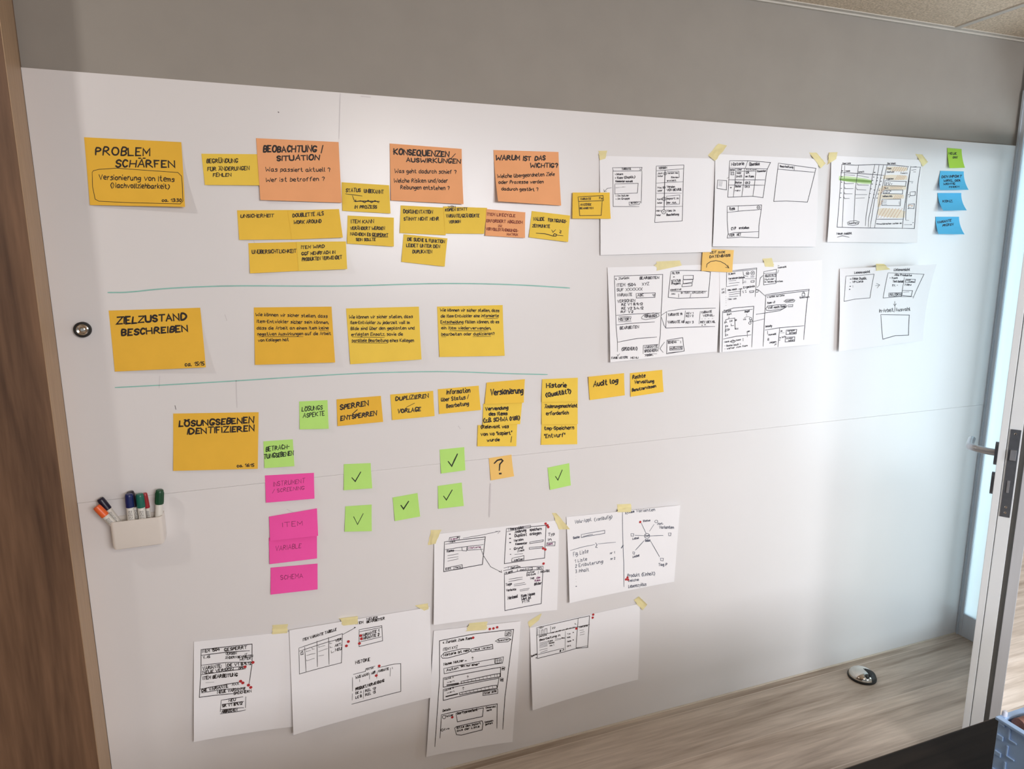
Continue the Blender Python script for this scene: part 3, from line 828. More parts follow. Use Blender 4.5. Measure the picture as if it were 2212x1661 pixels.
note('loes', 'Y', B5, '105,318 905,305 897,835 105,855', (0, 0, 8, 4), 0, 'big golden sticky note headed LÖSUNGSEBENEN IDENTIFIZIEREN', '''
t 160 445 855 408 60 17|LÖSUNGSEBENEN
t 235 515 860 485 58 17|IDENTIFIZIEREN
t 700 822 860 815 30 7|ca. 16:15''')
note('aspe', 'g', B5, '1285,205 1550,192 1562,460 1290,466', (0, 0, 9, 3), 0, 'green sticky note reading LÖSUNGS ASPEKTE', '''
t 1310 298 1500 280 42 7|LÖSUNGS
t 1320 358 1520 335 42 7|ASPEKTE''', 'd')
note('sper', 'Y', B5, '1635,185 2050,152 2072,395 1645,436', (0, 0, 7, 3), 0, 'yellow sticky note reading SPERREN / ENTSPERREN', '''
t 1670 285 1935 242 48 11|SPERREN
s 10|1830,280 1785,320
t 1675 385 2010 335 45 11|ENTSPERREN''')
note('betr', 'g', B7, '130,105 415,85 431,345 140,365', (0, 0, 9, 3), 0, 'green sticky note reading BETRACHTUNGSEBENEN', '''
t 155 205 380 175 45 8|BETRACH-
t 135 275 420 240 45 9|TUNGSEBENEN''', 'd')
note('dupl', 'm', B6, '80,250 400,222 411,410 95,440', (0, 0, 6, 3), 0, 'yellow sticky note reading DUPLIZIEREN / VORLAGE', '''
t 120 298 365 275 32 7|DUPLIZIEREN
s 5|200,345 260,315
t 135 392 305 375 32 8|VORLAGE''')
note('info', 'm', B6, '435,210 740,183 756,365 445,395', (0, 0, 6, 3), 0, 'yellow sticky note reading Information über Status', '''
t 500 248 675 235 35 6|Information
t 460 302 640 285 30 6|über Status
s 6|665,250 655,280
t 500 350 665 330 30 6|Bearbeitung''')
note('rele', 'y', B6, '735,478 1028,470 1021,635 730,636', (4, 0, 6, 4), 0, 'yellow sticky note reading Relevant was, lowest of three overlapping', '''
t 755 505 960 500 27 6|(Relevant was
t 755 560 985 550 28 6|von wo "kopiert"
t 800 603 890 598 25 6|wurde
s 7|985,565 978,605''')
note('verw', 'y', B6, '775,318 1065,305 1050,470 770,477', (0, 0, 4, 3), 1, 'yellow sticky note reading Verwendung des Items, middle of three overlapping', '''
t 790 372 955 362 28 7|Verwendung
t 815 410 950 405 28 7|des Items
t 775 460 1045 440 32 7|(z.B. SCHWA 0188)''')
note('vers', 'm', B6, '800,160 1085,135 1077,310 785,322', (0, 0, 6, 3), 2, 'yellow sticky note reading Versionierung, topmost of three overlapping', '''
t 825 255 1070 240 45 9|Versionierung''')
note('tmp', 'y', B6, '1210,460 1476,460 1476,620 1205,625', (0, 0, 4, 3), 0, 'yellow sticky note reading tmp-Speichern "Entwurf"', '''
t 1230 515 1450 510 28 6|tmp-Speichern
t 1230 575 1385 565 32 6|"Entwurf"''')
note('aend', 'y', B6, '1210,292 1480,292 1480,470 1210,472', (0, 0, 4, 3), 1, 'yellow sticky note reading Änderungsnachricht erforderlich', '''
t 1235 352 1475 345 28 6|Änderungsnachricht
t 1245 405 1410 398 28 6|erforderlich''')
note('hist', 'y', B6, '1215,135 1480,124 1480,302 1210,305', (0, 0, 3, 3), 2, 'yellow sticky note reading Historie (Qualität?)', '''
t 1245 200 1390 195 35 8|Historie
t 1240 270 1425 240 35 8|(Qualität?)''')
note('audi', 'm', B6, '1560,117 1825,90 1831,255 1570,291', (6, 0, 4, 3), 0, 'yellow sticky note reading Audit log', '''
t 1600 195 1780 165 42 8|Audit log''')
note('rech', 'm', B6, '1870,90 2110,65 2121,230 1875,266', (0, 0, 4, 3), 0, 'yellow sticky note reading Rechte Verwaltung', '''
t 1890 135 1985 120 30 6|Rechte
t 1905 168 2050 160 26 6|Verwaltung
t 1885 228 2065 195 24 6|Benutzerwissen''')
# --- pink column and green ticks
note('inst', 'p', B7, '145,436 620,410 626,660 155,700', (0, 0, 14, 4), 0, 'pink sticky note reading INSTRUMENT / SCREENING', '''
t 230 545 535 510 45 4|INSTRUMENT
t 220 605 530 575 36 4|/ SCREENING''', 'v')
note('item', 'p', B7, '185,835 650,755 661,1020 195,1070', (0, 0, 12, 4), 2, 'pink sticky note reading ITEM', '''
t 305 940 495 925 45 4|ITEM''', 'v')
note('vabl', 'p', B7, '183,1040 650,1000 651,1240 190,1296', (0, 0, 10, 4), 1, 'pink sticky note reading VARIABLE', '''
t 250 1170 500 1140 46 4|VARIABLE''', 'v')
note('sche', 'p', B7, '200,1330 655,1290 656,1540 200,1591', (0, 0, 8, 4), 0, 'pink sticky note reading SCHEMA', '''
t 300 1450 515 1430 44 4|SCHEMA''', 'v')
for key, crop, q, w, st, lb, br in (
    ('t1', B7, '910,326 1170,315 1186,560 910,579', 11, '990,455 1022,490 1075,400', 'green tick note right of the INSTRUMENT pink note', 10),
    ('t2', B7, '925,735 1180,718 1181,975 918,981', 8, '1003,835 1040,910 1095,805', 'green tick note right of the ITEM pink note', 10),
    ('t3', B8, '690,190 935,165 946,395 705,428', 14, '778,310 812,355 868,235', 'green tick note left of the question mark note', 5),
    ('t4', B8, '672,552 910,518 931,750 678,779', 11, '728,650 755,688 812,590', 'green tick note below another tick note, right of centre of the pair', 6),
    ('t5', B8, '222,667 470,622 496,855 245,901', 14, '305,745 330,780 380,705', 'green tick note tilted, under the DUPLIZIEREN note', 4),
    ('t6', B8, '1765,370 1980,325 1996,545 1790,591', 10, '1845,460 1868,495 1910,395', 'green tick note below the "Entwurf" note', 4)):
    if key == 't4': lb = 'green tick note directly beneath the tick note beside the question mark'
    note(key, 'g', crop, q, (0, 0, br, 3), 0, lb, 's %d|%s' % (w, st), 'd')
note('frag', 'a', B8, '1180,275 1405,240 1431,455 1200,496', (0, 0, 9, 3), 0, 'apricot sticky note bearing a large question mark', '''
s 14|1235,325 1265,295 1305,285 1320,300 1290,335 1285,395
d 28|1295,428''')
# --- notes by the door
note('idee', 'G', A7, '1810,60 2005,75 2051,331 1840,336', (0, 0, 12, 8), 0, 'small lime green sticky note above the blue notes', '''
t 1835 145 1945 145 28 9|NEUE
t 1895 197 1960 192 25 9|IDEE''', 'd')
note('bl1', 'b', A7, '1715,372 2035,380 2101,632 1712,636', (0, 0, 22, 14), 0, 'blue sticky note of four lines, topmost of the blue notes', '''
t 1745 460 1830 455 32 8|DEN
t 1855 455 2015 452 32 8|IMPORT
t 1775 508 2005 505 30 8|WIRKL. DER
t 1770 555 1930 550 30 8|WICHTIG
t 1845 600 1980 592 26 8|FINDEN''', 'n')
note('bl2', 'b', A7, '1678,675 2000,675 2076,912 1755,916', (0, 0, 24, 20), 0, 'blue sticky note with one word, middle of the blue notes', '''
t 1765 802 1900 800 32 8|KONZ.''', 'n')
note('bl3', 'b', A7, '1650,1000 1970,1000 2046,1240 1690,1236', (0, 0, 22, 12), 0, 'blue sticky note of two lines, lowest of the blue notes', '''
t 1680 1087 1870 1060 32 8|VARIANTE
t 1755 1128 1900 1110 30 8|PRÜFEN''', 'n')
# --- lower sheets
note('P7', 'w', C1, '165,440 1765,258 1735,1402 155,1596', (0, 0, 6, 8), 0, 'white sheet with three sketched windows and an arrow, under the question mark note', '''
s 6|520,490 760,450 985,400|930,405 990,402 960,430
s 9|290,535 800,475 765,830 280,915 290,535
s 7|300,565 790,505|345,515 355,480 480,465 470,510
t 360 515 450 505 24 6 @mag|Item
d 26|455,480
t 350 550 420 540 22 7|Item
s 7|300,635 505,605 775,575|505,605 510,650 565,655 570,605|575,600 575,645 770,635
t 320 670 405 660 34 10|Items
s 6|410,650 510,648
t 590 630 740 615 24 7 @mag|Historie
s 7|330,712 460,690|330,745 460,728|330,782 460,755|300,870 510,830 515,880 300,910|405,850 405,895
t 305 897 370 887 28 7|Edit
t 420 877 495 866 24 7|Menu
s 7|740,620 780,720 870,860 1010,930|975,920 1012,932 1005,905
s 8|1070,370 1590,325 1570,740 1045,820 1070,370
s 6|1075,410 1230,375 1385,355 1385,325 1230,345|1100,360 1100,395
t 1120 392 1290 366 32 7|Item erstellen
d 24|1115,440 1118,495 1120,548
d 16|1120,633 1125,700
t 1180 430 1325 405 40 8|Änderung
t 1375 400 1530 385 36 8|speichern
t 1180 480 1335 460 40 8|Duplikat
t 1375 455 1525 440 38 8|anlegen
t 1165 540 1290 520 32 8|Version
t 1190 582 1340 566 30 8|Kommentar
s 7|1375,540 1555,510 1550,530 1375,560 1375,540|1370,610 1545,595 1545,612 1370,632 1370,610|1180,700 1285,690|1145,750 1300,715 1300,770 1140,795 1145,750
t 1170 645 1285 625 34 8|Grund
t 1215 670 1305 655 26 8|Zweck
t 1170 787 1290 770 28 8|weiter
t 1620 462 1700 446 38 8|Typ
t 1620 522 1660 516 34 8|In
s 7|1600,545 1710,530 1705,580 1595,585 1600,545
t 1605 577 1680 566 30 7 @mag|test
s 8|1045,940 1050,1420 1525,1325 1550,845|1035,910 1230,870 1550,845|1050,960 1230,915 1545,885
s 6|1040,875 1100,860 1220,840 1225,870|1095,880 1100,860
t 1130 890 1250 870 28 11|Details
t 1060 960 1150 930 34 11|Item
t 1215 922 1340 900 30 9|Lock
s 8|1355,875 1410,865 1410,890 1355,900 1355,875|1470,865 1525,858 1525,885 1475,890 1470,865
d 24|1495,874
t 1335 945 1440 930 28 8|Autor
t 1335 977 1450 960 28 8|Datum
s 6|1490,910 1485,945
t 1515 932 1635 915 32 7|Aktivität
s 7|1105,1020 1280,990|1100,1050 1280,1015|1170,1085 1310,1060|1170,1105 1325,1080|1245,1155 1370,1130|1250,1170 1360,1150
t 1065 1107 1140 1090 32 8|Tags
t 1070 1177 1195 1160 30 8|Variante
t 1090 1282 1215 1255 42 9|Merkmal
t 1265 1252 1440 1215 38 9|Item Name
t 1265 1292 1390 1265 36 9|Wert ist
t 1280 1327 1370 1305 30 9|FTTE
t 1380 1022 1430 1008 26 7|Tag
t 1460 1012 1510 1000 28 9 @mag|Abc
t 1440 1047 1510 1035 28 7 @mag|Item
t 1435 1097 1530 1075 34 8|Bilder''', 's')
note('P8', 'w', C2, '155,310 1790,140 1695,1232 195,1540', (0, 10, 6, 8), 0, 'white sheet with a spoke diagram and a handwritten list', '''
t 285 412 540 372 52 7|Volu-Appl.
t 585 378 845 336 56 7|(vorläufig)
t 260 642 355 626 38 9|Suche
s 8|385,575 740,515 740,560 385,620 385,575
s 10|410,605 480,590 560,575
s 7|210,808 400,760 590,725|640,715 900,692
s 10|605,700 625,730 605,765 630,770
t 260 892 490 846 56 7|Fig. Liste
t 280 985 470 955 46 7|1 Liste
t 285 1057 710 990 48 7|2 Erläuterung
t 290 1127 500 1105 46 7|3 Inhalt
d 20|300,1312
d 6|295,1170 295,1210 298,1250
t 820 867 885 856 34 7|nr 1
t 825 947 890 940 34 7|nr 2
s 8|995,235 1000,500 1015,1000 1010,1310
s 18|985,775 1008,735
t 1035 268 1160 246 42 8|System
t 1190 242 1450 226 46 7|Varianten
c 8|1345,600,36
t 1322 612 1378 606 28 9|Item
t 1320 687 1390 682 34 10|Stück
s 9|1330,560 1265,410|1380,600 1560,592|1310,597 1175,590|1305,670 1185,805|1395,680 1510,895
s 7|1380,530 1440,430
c 7|1470,385,20
s 7|1120,565 1160,568 1155,605 1122,603 1120,565|1630,555 1665,555 1660,595 1635,595 1630,555|1145,830 1172,835 1168,865 1148,862 1145,830|1522,915 1560,918 1555,955 1525,950 1522,915
t 1290 392 1385 382 30 8|Status
t 1485 437 1560 428 32 8|Abt.
t 1510 492 1700 492 42 8|Varianten
t 1145 657 1230 642 32 8|Label
t 1145 917 1235 897 34 8|Label
t 1495 1027 1605 1020 38 8|Tag P
t 1065 1187 1445 1150 48 7|Produkt (Einheit)
t 1070 1247 1220 1230 34 7|welche
t 1075 1327 1320 1292 44 7|Lebenszyklus''', 'l')
note('P9', 'w', C3, '105,310 1255,188 1290,1318 105,1501', (0, 0, 4, 9), 0, 'white sheet at the lower left, sketched form beside six red dots', '''
s 8|190,400 800,335 800,560 765,800|190,400 190,650 170,955 590,920|195,465 480,432 770,412
t 205 437 410 415 38 9|ITEM 1504
t 470 422 735 390 38 9|GESPERRT
t 215 507 295 496 32 9|V. A5
t 485 467 615 455 28 9|VERSION
t 480 512 615 500 28 9|ÄNDERN
t 630 502 810 486 28 10|BEARBEITEN
t 650 528 785 516 26 9|WEITER
s 7|710,455 740,440 725,465|195,580 480,552 800,545|520,410 480,432 500,435
t 210 642 430 610 44 9|VARIANTE:
s 7|485,560 490,615 720,595
t 505 602 790 577 36 11|DE V1 8.9.12
t 210 682 575 646 36 10|NEUE VERSION
t 640 636 720 620 28 11|OPEN
s 8|195,690 400,665 720,625
t 215 752 625 714 42 10|ITEM BEARBEITUNG
s 4|245,785 345,780
s 8|175,860 400,825 640,785
t 200 897 510 850 42 10|DIE VARIANTE
t 560 827 640 815 30 9|XXX
s 7|195,905 450,870 720,855
t 385 922 715 880 38 11|NEUE VARIANTE
t 580 937 790 905 32 10|SPEICHERN
s 8|430,1005 420,1140|430,1000 690,960|725,960 720,1090|450,1050 700,1015|430,1115 700,1090|420,1165 620,1140 720,1120
t 520 1022 600 1010 30 10|NEU
t 445 1087 680 1057 38 10|SR V1 8.9.12
t 435 1158 620 1132 36 12|ABBRECHEN''')
note('P10', 'w', C4, '130,370 1705,110 1722,1116 175,1536', (3, 0, 4, 16), 2, 'large white sheet with a sketched table and HISTORIE box, lower left of centre', '''
t 295 492 685 372 32 8|ITEM VARIANTE TABELLE
s 6|245,570 755,405 745,735 250,860 245,570|250,605 590,500 750,460
s 7|315,560 330,840|460,490 465,780|597,450 602,755
s 5|335,610 385,595|400,565 405,582 430,580|335,600 335,612|335,655 385,640 440,630|335,715 430,685|335,700 335,715|480,560 555,540|480,545 480,562|480,610 585,575|480,660 540,650|610,500 610,520 635,515|615,548 615,568 640,560|625,600 630,625 660,610
t 675 502 745 482 30 10|VER
t 670 557 745 540 30 9|AKT.
t 675 607 745 590 30 9|NEU
s 8|268,645 270,620 290,605 295,640 268,645
s 6|755,418 905,335
d 16|895,335
t 910 302 990 290 30 9|ITEM
t 1030 252 1150 236 26 8|NEUER
t 1030 287 1225 246 30 9|BEARBEITER
s 6|945,360 1195,315 1205,485 945,552 945,360|945,385 1190,335
t 965 447 1165 387 34 10|VARIANTE 1
t 965 482 1165 432 34 10|VARIANTE 2
s 6|950,500 1190,440
t 905 752 1065 712 38 7|HISTORIE
s 6|870,900 870,1050|868,1080 865,1150|860,1195 1400,1050 1400,740 1330,745 1150,790|880,865 1015,830 1020,800 1120,770
t 1030 817 1105 798 20 7|DATUM
t 905 917 960 900 32 8|WAS
t 975 897 1050 872 30 8|WANN
t 1080 867 1125 850 28 9|WER
t 1155 842 1270 812 28 9|VARIANTE
s 6|1060,850 1060,915|1145,830 1140,905|1290,790 1285,880|950,920 950,945|1310,780 1312,800
t 905 1047 1220 945 32 8|PRODUKT/VERWENDUNG
t 905 1087 970 1070 26 8|DE A
t 905 1137 970 1117 30 8|LC B
s 6|995,1040 990,1130
t 1015 1062 1125 1030 28 8|REL 12
t 1015 1107 1125 1070 28 8|REL 13''')
note('P11', 'w', C5, '180,207 1095,105 1005,1369 100,1526', (0, 4, 8, 5), 1, 'tall white portrait sheet with a long sketched page and sliders', '''
s 7|190,1420 240,700 240,310 600,240 1020,190 930,900 905,1240
t 275 342 580 296 28 7|< Zurück Zum Item
s 6|935,210 995,205 990,260 930,260 935,210
t 943 238 985 232 16 7|ABC
t 943 256 985 250 16 7|DEF
s 6|830,315 870,290 960,280 995,295 960,320 860,330 830,315
t 855 320 985 302 18 8|Speichern
t 280 417 430 390 30 6|ITEM1 XYZ
s 7|255,470 290,435 480,395 560,395 570,420 530,440 330,490 270,490 255,470
t 285 475 550 422 28 8|Historie ist neu
s 7|580,395 800,350 805,395 580,430 580,395
t 600 417 790 385 20 8|neue Version
t 285 570 525 525 28 7|Name Nutzer ...
s 6|590,485 592,515|582,492 590,483 600,492|285,600 830,500 915,480 905,545 290,655 285,600|820,505 890,500 890,545 825,550 820,505|825,525 888,520|835,505 830,548|855,503 850,548|875,502 870,546
t 315 632 440 606 28 8|Autor:
t 460 592 660 570 26 8|"Bin nur einer"
s 7|280,700 885,590 885,690 280,795 280,700
t 290 722 390 700 18 7|Name A
t 320 755 400 738 14 6|Wert
s 15|320,775 440,758
s 6|320,790 440,772
s 7|470,740 820,665 880,655 880,690 470,760 470,740
s 5|500,735 505,750|540,725 545,745|580,715 585,738|620,708 625,730|660,700 665,722|700,690 705,712|740,682 745,705|780,675 785,698|820,665 825,690|850,660 850,690
d 24|912,603 897,722
s 6|900,585 930,588 925,618 898,618 900,585|885,705 912,705 910,738 885,735 885,705|540,705 540,680 532,690|540,680 548,690|492,830 492,800 485,810|492,800 502,808
s 7|280,820 870,705 850,810 280,935 280,820
t 290 842 390 812 18 7|Name B
t 320 865 400 845 14 6|Wert
s 17|310,895 430,870
s 7|450,860 800,785 845,780 850,810 455,880 450,860
s 5|480,855 485,870|520,845 525,862|560,835 565,855|600,828 605,848|640,820 645,840|680,810 685,832|720,802 725,825|760,795 765,818|800,785 805,810
s 6|700,850 855,820 855,865 700,890 700,850
t 710 880 840 850 24 7|Filter alle
t 275 1057 355 1040 24 7|Details
s 7|260,1085 850,975 845,1230|260,1085 245,1330
c 6|288,1110,18 268,1247,12
t 305 1115 385 1100 22 7|Nutzer
s 7|415,1075 705,1020 695,1110 430,1165 415,1075
t 430 1090 640 1050 26 8|Das Typo entfernt
t 730 1027 835 1012 20 8|Gesendet
t 740 1057 790 1045 20 7|heute
t 290 1250 345 1240 18 8|Eva
s 7|400,1230 420,1215 690,1155 700,1180 690,1250 470,1305 420,1300 400,1230
t 425 1240 675 1190 24 8|Bitte den Import
t 425 1270 660 1225 24 8|aus der Liste
t 720 1180 805 1160 20 8|Gelesen
t 725 1202 800 1185 20 8|gestern''')
note('P12', 'w', C6, '145,450 1555,140 1525,1106 175,1501', (0, 0, 5, 14), 0, 'large white sheet, mostly blank, small sketched dashboard at its corner', '''
s 7|235,455 245,850 600,770 755,725 905,710 925,295 780,325 235,450|235,550 420,520 780,440 925,410|780,325 755,720
s 5|615,500 615,755
s 6|275,475 275,545|300,545 300,480 322,475 322,535|345,530 345,465 372,460 375,530|420,430 420,520|250,460 250,545
t 262 465 330 452 26 6|TEST
t 440 470 480 460 22 5|22
t 430 527 740 452 22 7|vo vo oo vv oo xx ov
t 270 577 370 552 24 8|Details
t 275 627 545 562 28 9|Bearbeitung in
s 6|275,650 385,630|275,680 380,660|275,710 380,690|275,745 380,720|290,775 380,745|275,665 385,645|275,695 380,675
t 390 642 450 628 22 8|Item
t 400 667 470 652 22 8|Status
t 410 697 465 686 18 8|neu 1
s 6|480,600 610,590|480,620 560,600|255,800 600,720
s 14|570,585 605,588
t 545 772 600 750 26 9|B A
t 160 832 245 800 24 9|Speicher
t 640 547 680 537 18 6|Typ
t 640 592 680 582 18 6|Rolle
t 640 647 690 632 20 6|Name
t 640 707 690 695 20 6|Ort
d 18|718,515 718,615 230,842
s 6|755,410 740,395|742,410 738,392
t 795 457 900 435 24 9|Historie
s 6|800,490 850,480|805,520 860,505|805,550 860,535|755,720 910,710|760,715 905,690''')
# ---------------------------------------------------------------- marks drawn on the board itself
def board_pt(px, py, z=0.0): p = on_wall(px, py, 0.0); return Vector((p.x, -0.0004 - z, p.z))
M_TEAL = mat('teal_marker', rgb(142, 200, 188), 0.5, noise=0.1, scale=20); M_SMUDGE = mat('grey_smudge', rgb(214, 209, 211), 0.5); M_TICK = mat('ink_grey', rgb(110, 100, 104), 0.6)
for pts, w in (([(233.4,631.7),(276,631.7),(342,624),(422,619.5),(513,617),(640,618),(760,618),(900,613),(1000,612),(1120,615),(1230,622)], 2.6),
               ([(249,837),(391,829.5),(510,822.6),(640,814),(760,807),(820,804.6),(965,801.7),(1080,806.5),(1182,809)], 2.3)):
    k = Ink(board_pt, (0, 0, 1), Vector((1.6, 0, 0))); k.stroke(chaikin(pts, 2), w); k.build('drawn_line', {0: M_TEAL}, wb)
for m, ss in ((M_SMUDGE, ((3.0, [(1059.3,1045),(1057,1116)]), (1.6, [(510,822),(512,880)]), (1.2, [(735,202),(733,260),(732,300)]), (1.2, [(345,812),(344,838)]), (2, [(486,680),(490,692)]), (1.5, [(548,520),(552,530)]),
                           (2, [(780,208),(800,210)]), (1.6, [(620,1100),(640,1110)]), (1.6, [(990,920),(994,926)]))),
              (M_TICK, ((1.6, [(378,876),(380,884)]), (2.6, [(601,242),(602,243)])))):
    for w, p in ss:
        k = Ink(board_pt, (0, 0, 1), Vector((1.6, 0, 0))); k.stroke(p, w)
        k.build('smudge_mark' if m is M_SMUDGE else 'pen_tick', {0: m}, wb)

# ---------------------------------------------------------------- masking tape and red dots
M_TAPE = mat('masking_tape', rgb(238, 226, 172), 0.75, noise=0.05, scale=40, spec=0.2)
def surf_off(px, py):
    o = 0.0005
    for s in SHEETS.values():
        u, v = s.uv(px, py)
        if -.01 <= u <= 1.01 and -.01 <= v <= 1.01: o = max(o, s.off(u, v) + 0.0006)
    return o
def tape(crop, qs, label, curl=0.0):
    q = quad_of(qs, crop); H = homog(q); n = 7; vs = []; fs = []
    rnd = [random.uniform(-.05, .05) for _ in range(2 * (n + 1))]
    off = [[0.0] * (n + 1) for _ in range(n + 1)]
    raw = []
    for j in range(n + 1):
        for i in range(n + 1):
            u, v = i / n, j / n
            if i == 0: u += rnd[j]
            if i == n: u += rnd[n + 1 + j]
            p = H @ Vector((u, v, 1)); raw.append((p.x / p.z, p.y / p.z))
            off[j][i] = surf_off(*raw[-1])
    mx = max(max(r) for r in off)
    for j in range(n + 1):
        for i in range(n + 1):
            nb = max(off[a][b] for a in range(max(0, j-1), min(n, j+1)+1) for b in range(max(0, i-1), min(n, i+1)+1))
            o = nb + curl * (i / n) ** 3
            p = on_wall(*raw[j * (n + 1) + i], o); vs.append(p)
    c = sum(vs, Vector()) / len(vs)
    N0 = len(vs); vs = [v - c for v in vs]; vs += [v + Vector((0, 0.00015, 0)) for v in vs]
    w = n + 1
    for j in range(n):
        for i in range(n):
            a = j * w + i; fs += [(a, a + w, a + w + 1, a + 1), (N0 + a, N0 + a + 1, N0 + a + w + 1, N0 + a + w)]
    o = link('masking_tape', mesh('masking_tape', vs, fs), M_TAPE, None, True, c)
    tag(o, label, 'tape', 'strips of masking tape')
tape(A5, '85,105 208,102 188,215 105,240', 'masking tape on upper left corner of the sheet with two tall frames')
tape(A6, '210,0 345,30 165,250 60,170', 'long slanted masking tape between the first two upper sheets', 0.004)
tape(A6, '1520,130 1620,130 1752,285 1682,355', 'masking tape on upper right corner of the table sketch sheet', 0.003)
tape(A7, '200,122 312,118 292,212 165,292', 'masking tape on upper left corner of the orange-hatched sheet')
tape(A7, '1375,142 1468,150 1545,252 1482,312', 'masking tape on upper right corner of the orange-hatched sheet', 0.003)
tape(A8, '782,165 1122,150 1150,222 770,300', 'wide masking tape atop the sheet headed ITEM 1504')
tape(B1, '745,130 885,118 915,252 780,250', 'masking tape atop the sheet crowded with joined windows')
tape(B2, '770,148 905,152 1000,242 780,262', 'masking tape atop the flaring sheet by the blue notes', 0.003)
tape(C1, '125,385 258,382 182,560 85,580', 'masking tape on upper left corner of the three-window sheet', 0.003)
tape(B8, '1810,820 1852,822 1985,982 1880,984', 'masking tape between the three-window sheet and the spoke diagram sheet', 0.003)
tape(C2, '885,130 1085,120 1082,240 890,242', 'masking tape atop the spoke diagram sheet')
tape(C3, '1040,112 1225,100 1226,206 1042,222', 'masking tape atop the lower left sheet with the sketched form')
tape(C4, '690,237 905,210 900,300 730,320', 'masking tape atop the middle of the HISTORIE sheet')
tape(C4, '1540,92 1685,68 1692,132 1645,150', 'masking tape on upper right corner of the HISTORIE sheet')
tape(C5, '562,127 742,110 737,197 520,212', 'masking tape atop the tall portrait sheet')
tape(C6, '125,370 300,262 262,352 140,452', 'masking tape on upper left corner of the mostly blank sheet')
tape(C6, '1475,95 1545,50 1652,152 1590,228', 'masking tape on upper right corner of the mostly blank sheet', 0.005)
M_DOT = mat('red_sticker', rgb(190, 44, 48), 0.6, noise=0.06, scale=40)
def dot(key, crop, x, y, label, r=0.0042):
    px, py = crop[0] + x / crop[2], crop[1] + y / crop[2]
    off = surf_off(px, py) + 0.0003
    c = on_wall(px, py, off); b = MB()
    b.lathe([(0.0001, 0.0005), (r * .9, 0.0005), (r, 0.0003), (r, 0.0)], 20, M=Matrix.Rotation(math.pi / 2, 4, 'X'))
    o = b.build('red_dot_sticker', M_DOT, None, False, 0, c)
    tag(o, label, 'dot sticker', 'red dot stickers')
for key, crop, ls in (
 ('P7', C1, ((1594,303,'uppermost red dot of the three at the corner of the three-window sheet'), (1617,325,'middle red dot of the three at the corner of the three-window sheet'), (1628,347,'lowest red dot of the three at the corner of the three-window sheet'),
   (1563,620,'left red dot of the pair beside the lower entry box, three-window sheet'), (1590,634,'right red dot of the pair beside the lower entry box, three-window sheet'), (1568,815,'lone red dot above the Details window on the three-window sheet'))),
 ('P8', C2, ((1216,382,'lone red dot beside the word Status in the spoke diagram'), (1034,1178,'top red dot of the cluster on the spoke sheet middle line'), (1012,1206,'lower left red dot of the cluster on the spoke sheet middle line'), (1042,1209,'lower right red dot of the cluster on the spoke sheet middle line'))),
 ('P9', C3, ((811,558,'red dot on the right frame line of the lower left form, highest there'), (716,611,'red dot ending the NEUE VERSION line of the lower left form'), (663,783,'upper red dot of the pair after XXX on the lower left form'),
   (690,803,'lower red dot of the pair after XXX on the lower left form'), (757,830,'upper red dot of the pair by NEUE VARIANTE on the lower left form'), (785,857,'lower red dot of the pair by NEUE VARIANTE on the lower left form'))),
 ('P10', C4, ((792,497,'upper red dot right of the table on the HISTORIE sheet'), (770,545,'lower red dot right of the table on the HISTORIE sheet'), (930,430,'top red dot left of the VARIANTE box on the HISTORIE sheet'),
   (938,466,'middle red dot left of the VARIANTE box on the HISTORIE sheet'), (916,518,'bottom red dot left of the VARIANTE box on the HISTORIE sheet'), (1138,770,'red dot on the top line of the HISTORIE box'), (1105,878,'red dot inside the HISTORIE box under WER'))),
 ('P11', C5, ((770,188,'first red dot right of the tape on the portrait sheet'), (808,182,'second red dot right of the tape on the portrait sheet'), (848,170,'third red dot right of the tape on the portrait sheet'),
   (595,280,'red dot after the heading Zurück Zum Item on the portrait sheet'), (375,1117,'red dot beside the face symbol near the foot of the portrait sheet'))),
 ('P12', C6, ((958,282,'upper red dot beside the dashboard corner on the mostly blank sheet'), (951,321,'lower red dot beside the dashboard corner on the mostly blank sheet'), (742,461,'red dot inside the dashboard on the mostly blank sheet')))):
    for x, y, l in ls: dot(key, crop, x, y, l)

# ---------------------------------------------------------------- magnet, pen tray, markers
def wall_M(): return Matrix.Rotation(math.pi / 2, 4, 'X')
mp_ = on_wall(180, 711.5, 0.0); mg = empty('board_magnet', (mp_.x, 0, mp_.z)); tag(mg, 'round black-rimmed chrome magnet on the board by the timber panel', 'magnet')
MB().lathe([(0.0178, 0.0003), (0.0186, 0.002), (0.0186, 0.011), (0.0172, 0.0135), (0.0146, 0.0138), (0.014, 0.012)], 40, M=wall_M()).build('black_rim', M_RUB, mg, True)
MB().lathe([(0.0001, 0.0128), (0.005, 0.0134), (0.0075, 0.0118), (0.011, 0.0132), (0.0141, 0.0118)], 40, M=wall_M()).build('chrome_centre', M_CHROME, mg, True)
M_TRAY = mat('white_plastic', rgb(232, 224, 216), 0.35, noise=0.01)
YF = 0.046
tl, br_ = on_wall(236, 1127, YF), on_wall(356, 1180, YF)
tx0, tx1 = tl.x, br_.x; tz1 = (on_wall(233, 1133, YF).z + on_wall(353.5, 1113, YF).z) / 2; tz0 = (on_wall(242, 1192, YF).z + on_wall(357, 1176, YF).z) / 2
tr = empty('pen_tray', ((tx0 + tx1) / 2, 0, tz0)); tag(tr, 'white plastic pen tray fixed to the board, holding markers', 'pen tray')
W2, HH, T = (tx1 - tx0) / 2, tz1 - tz0, 0.003
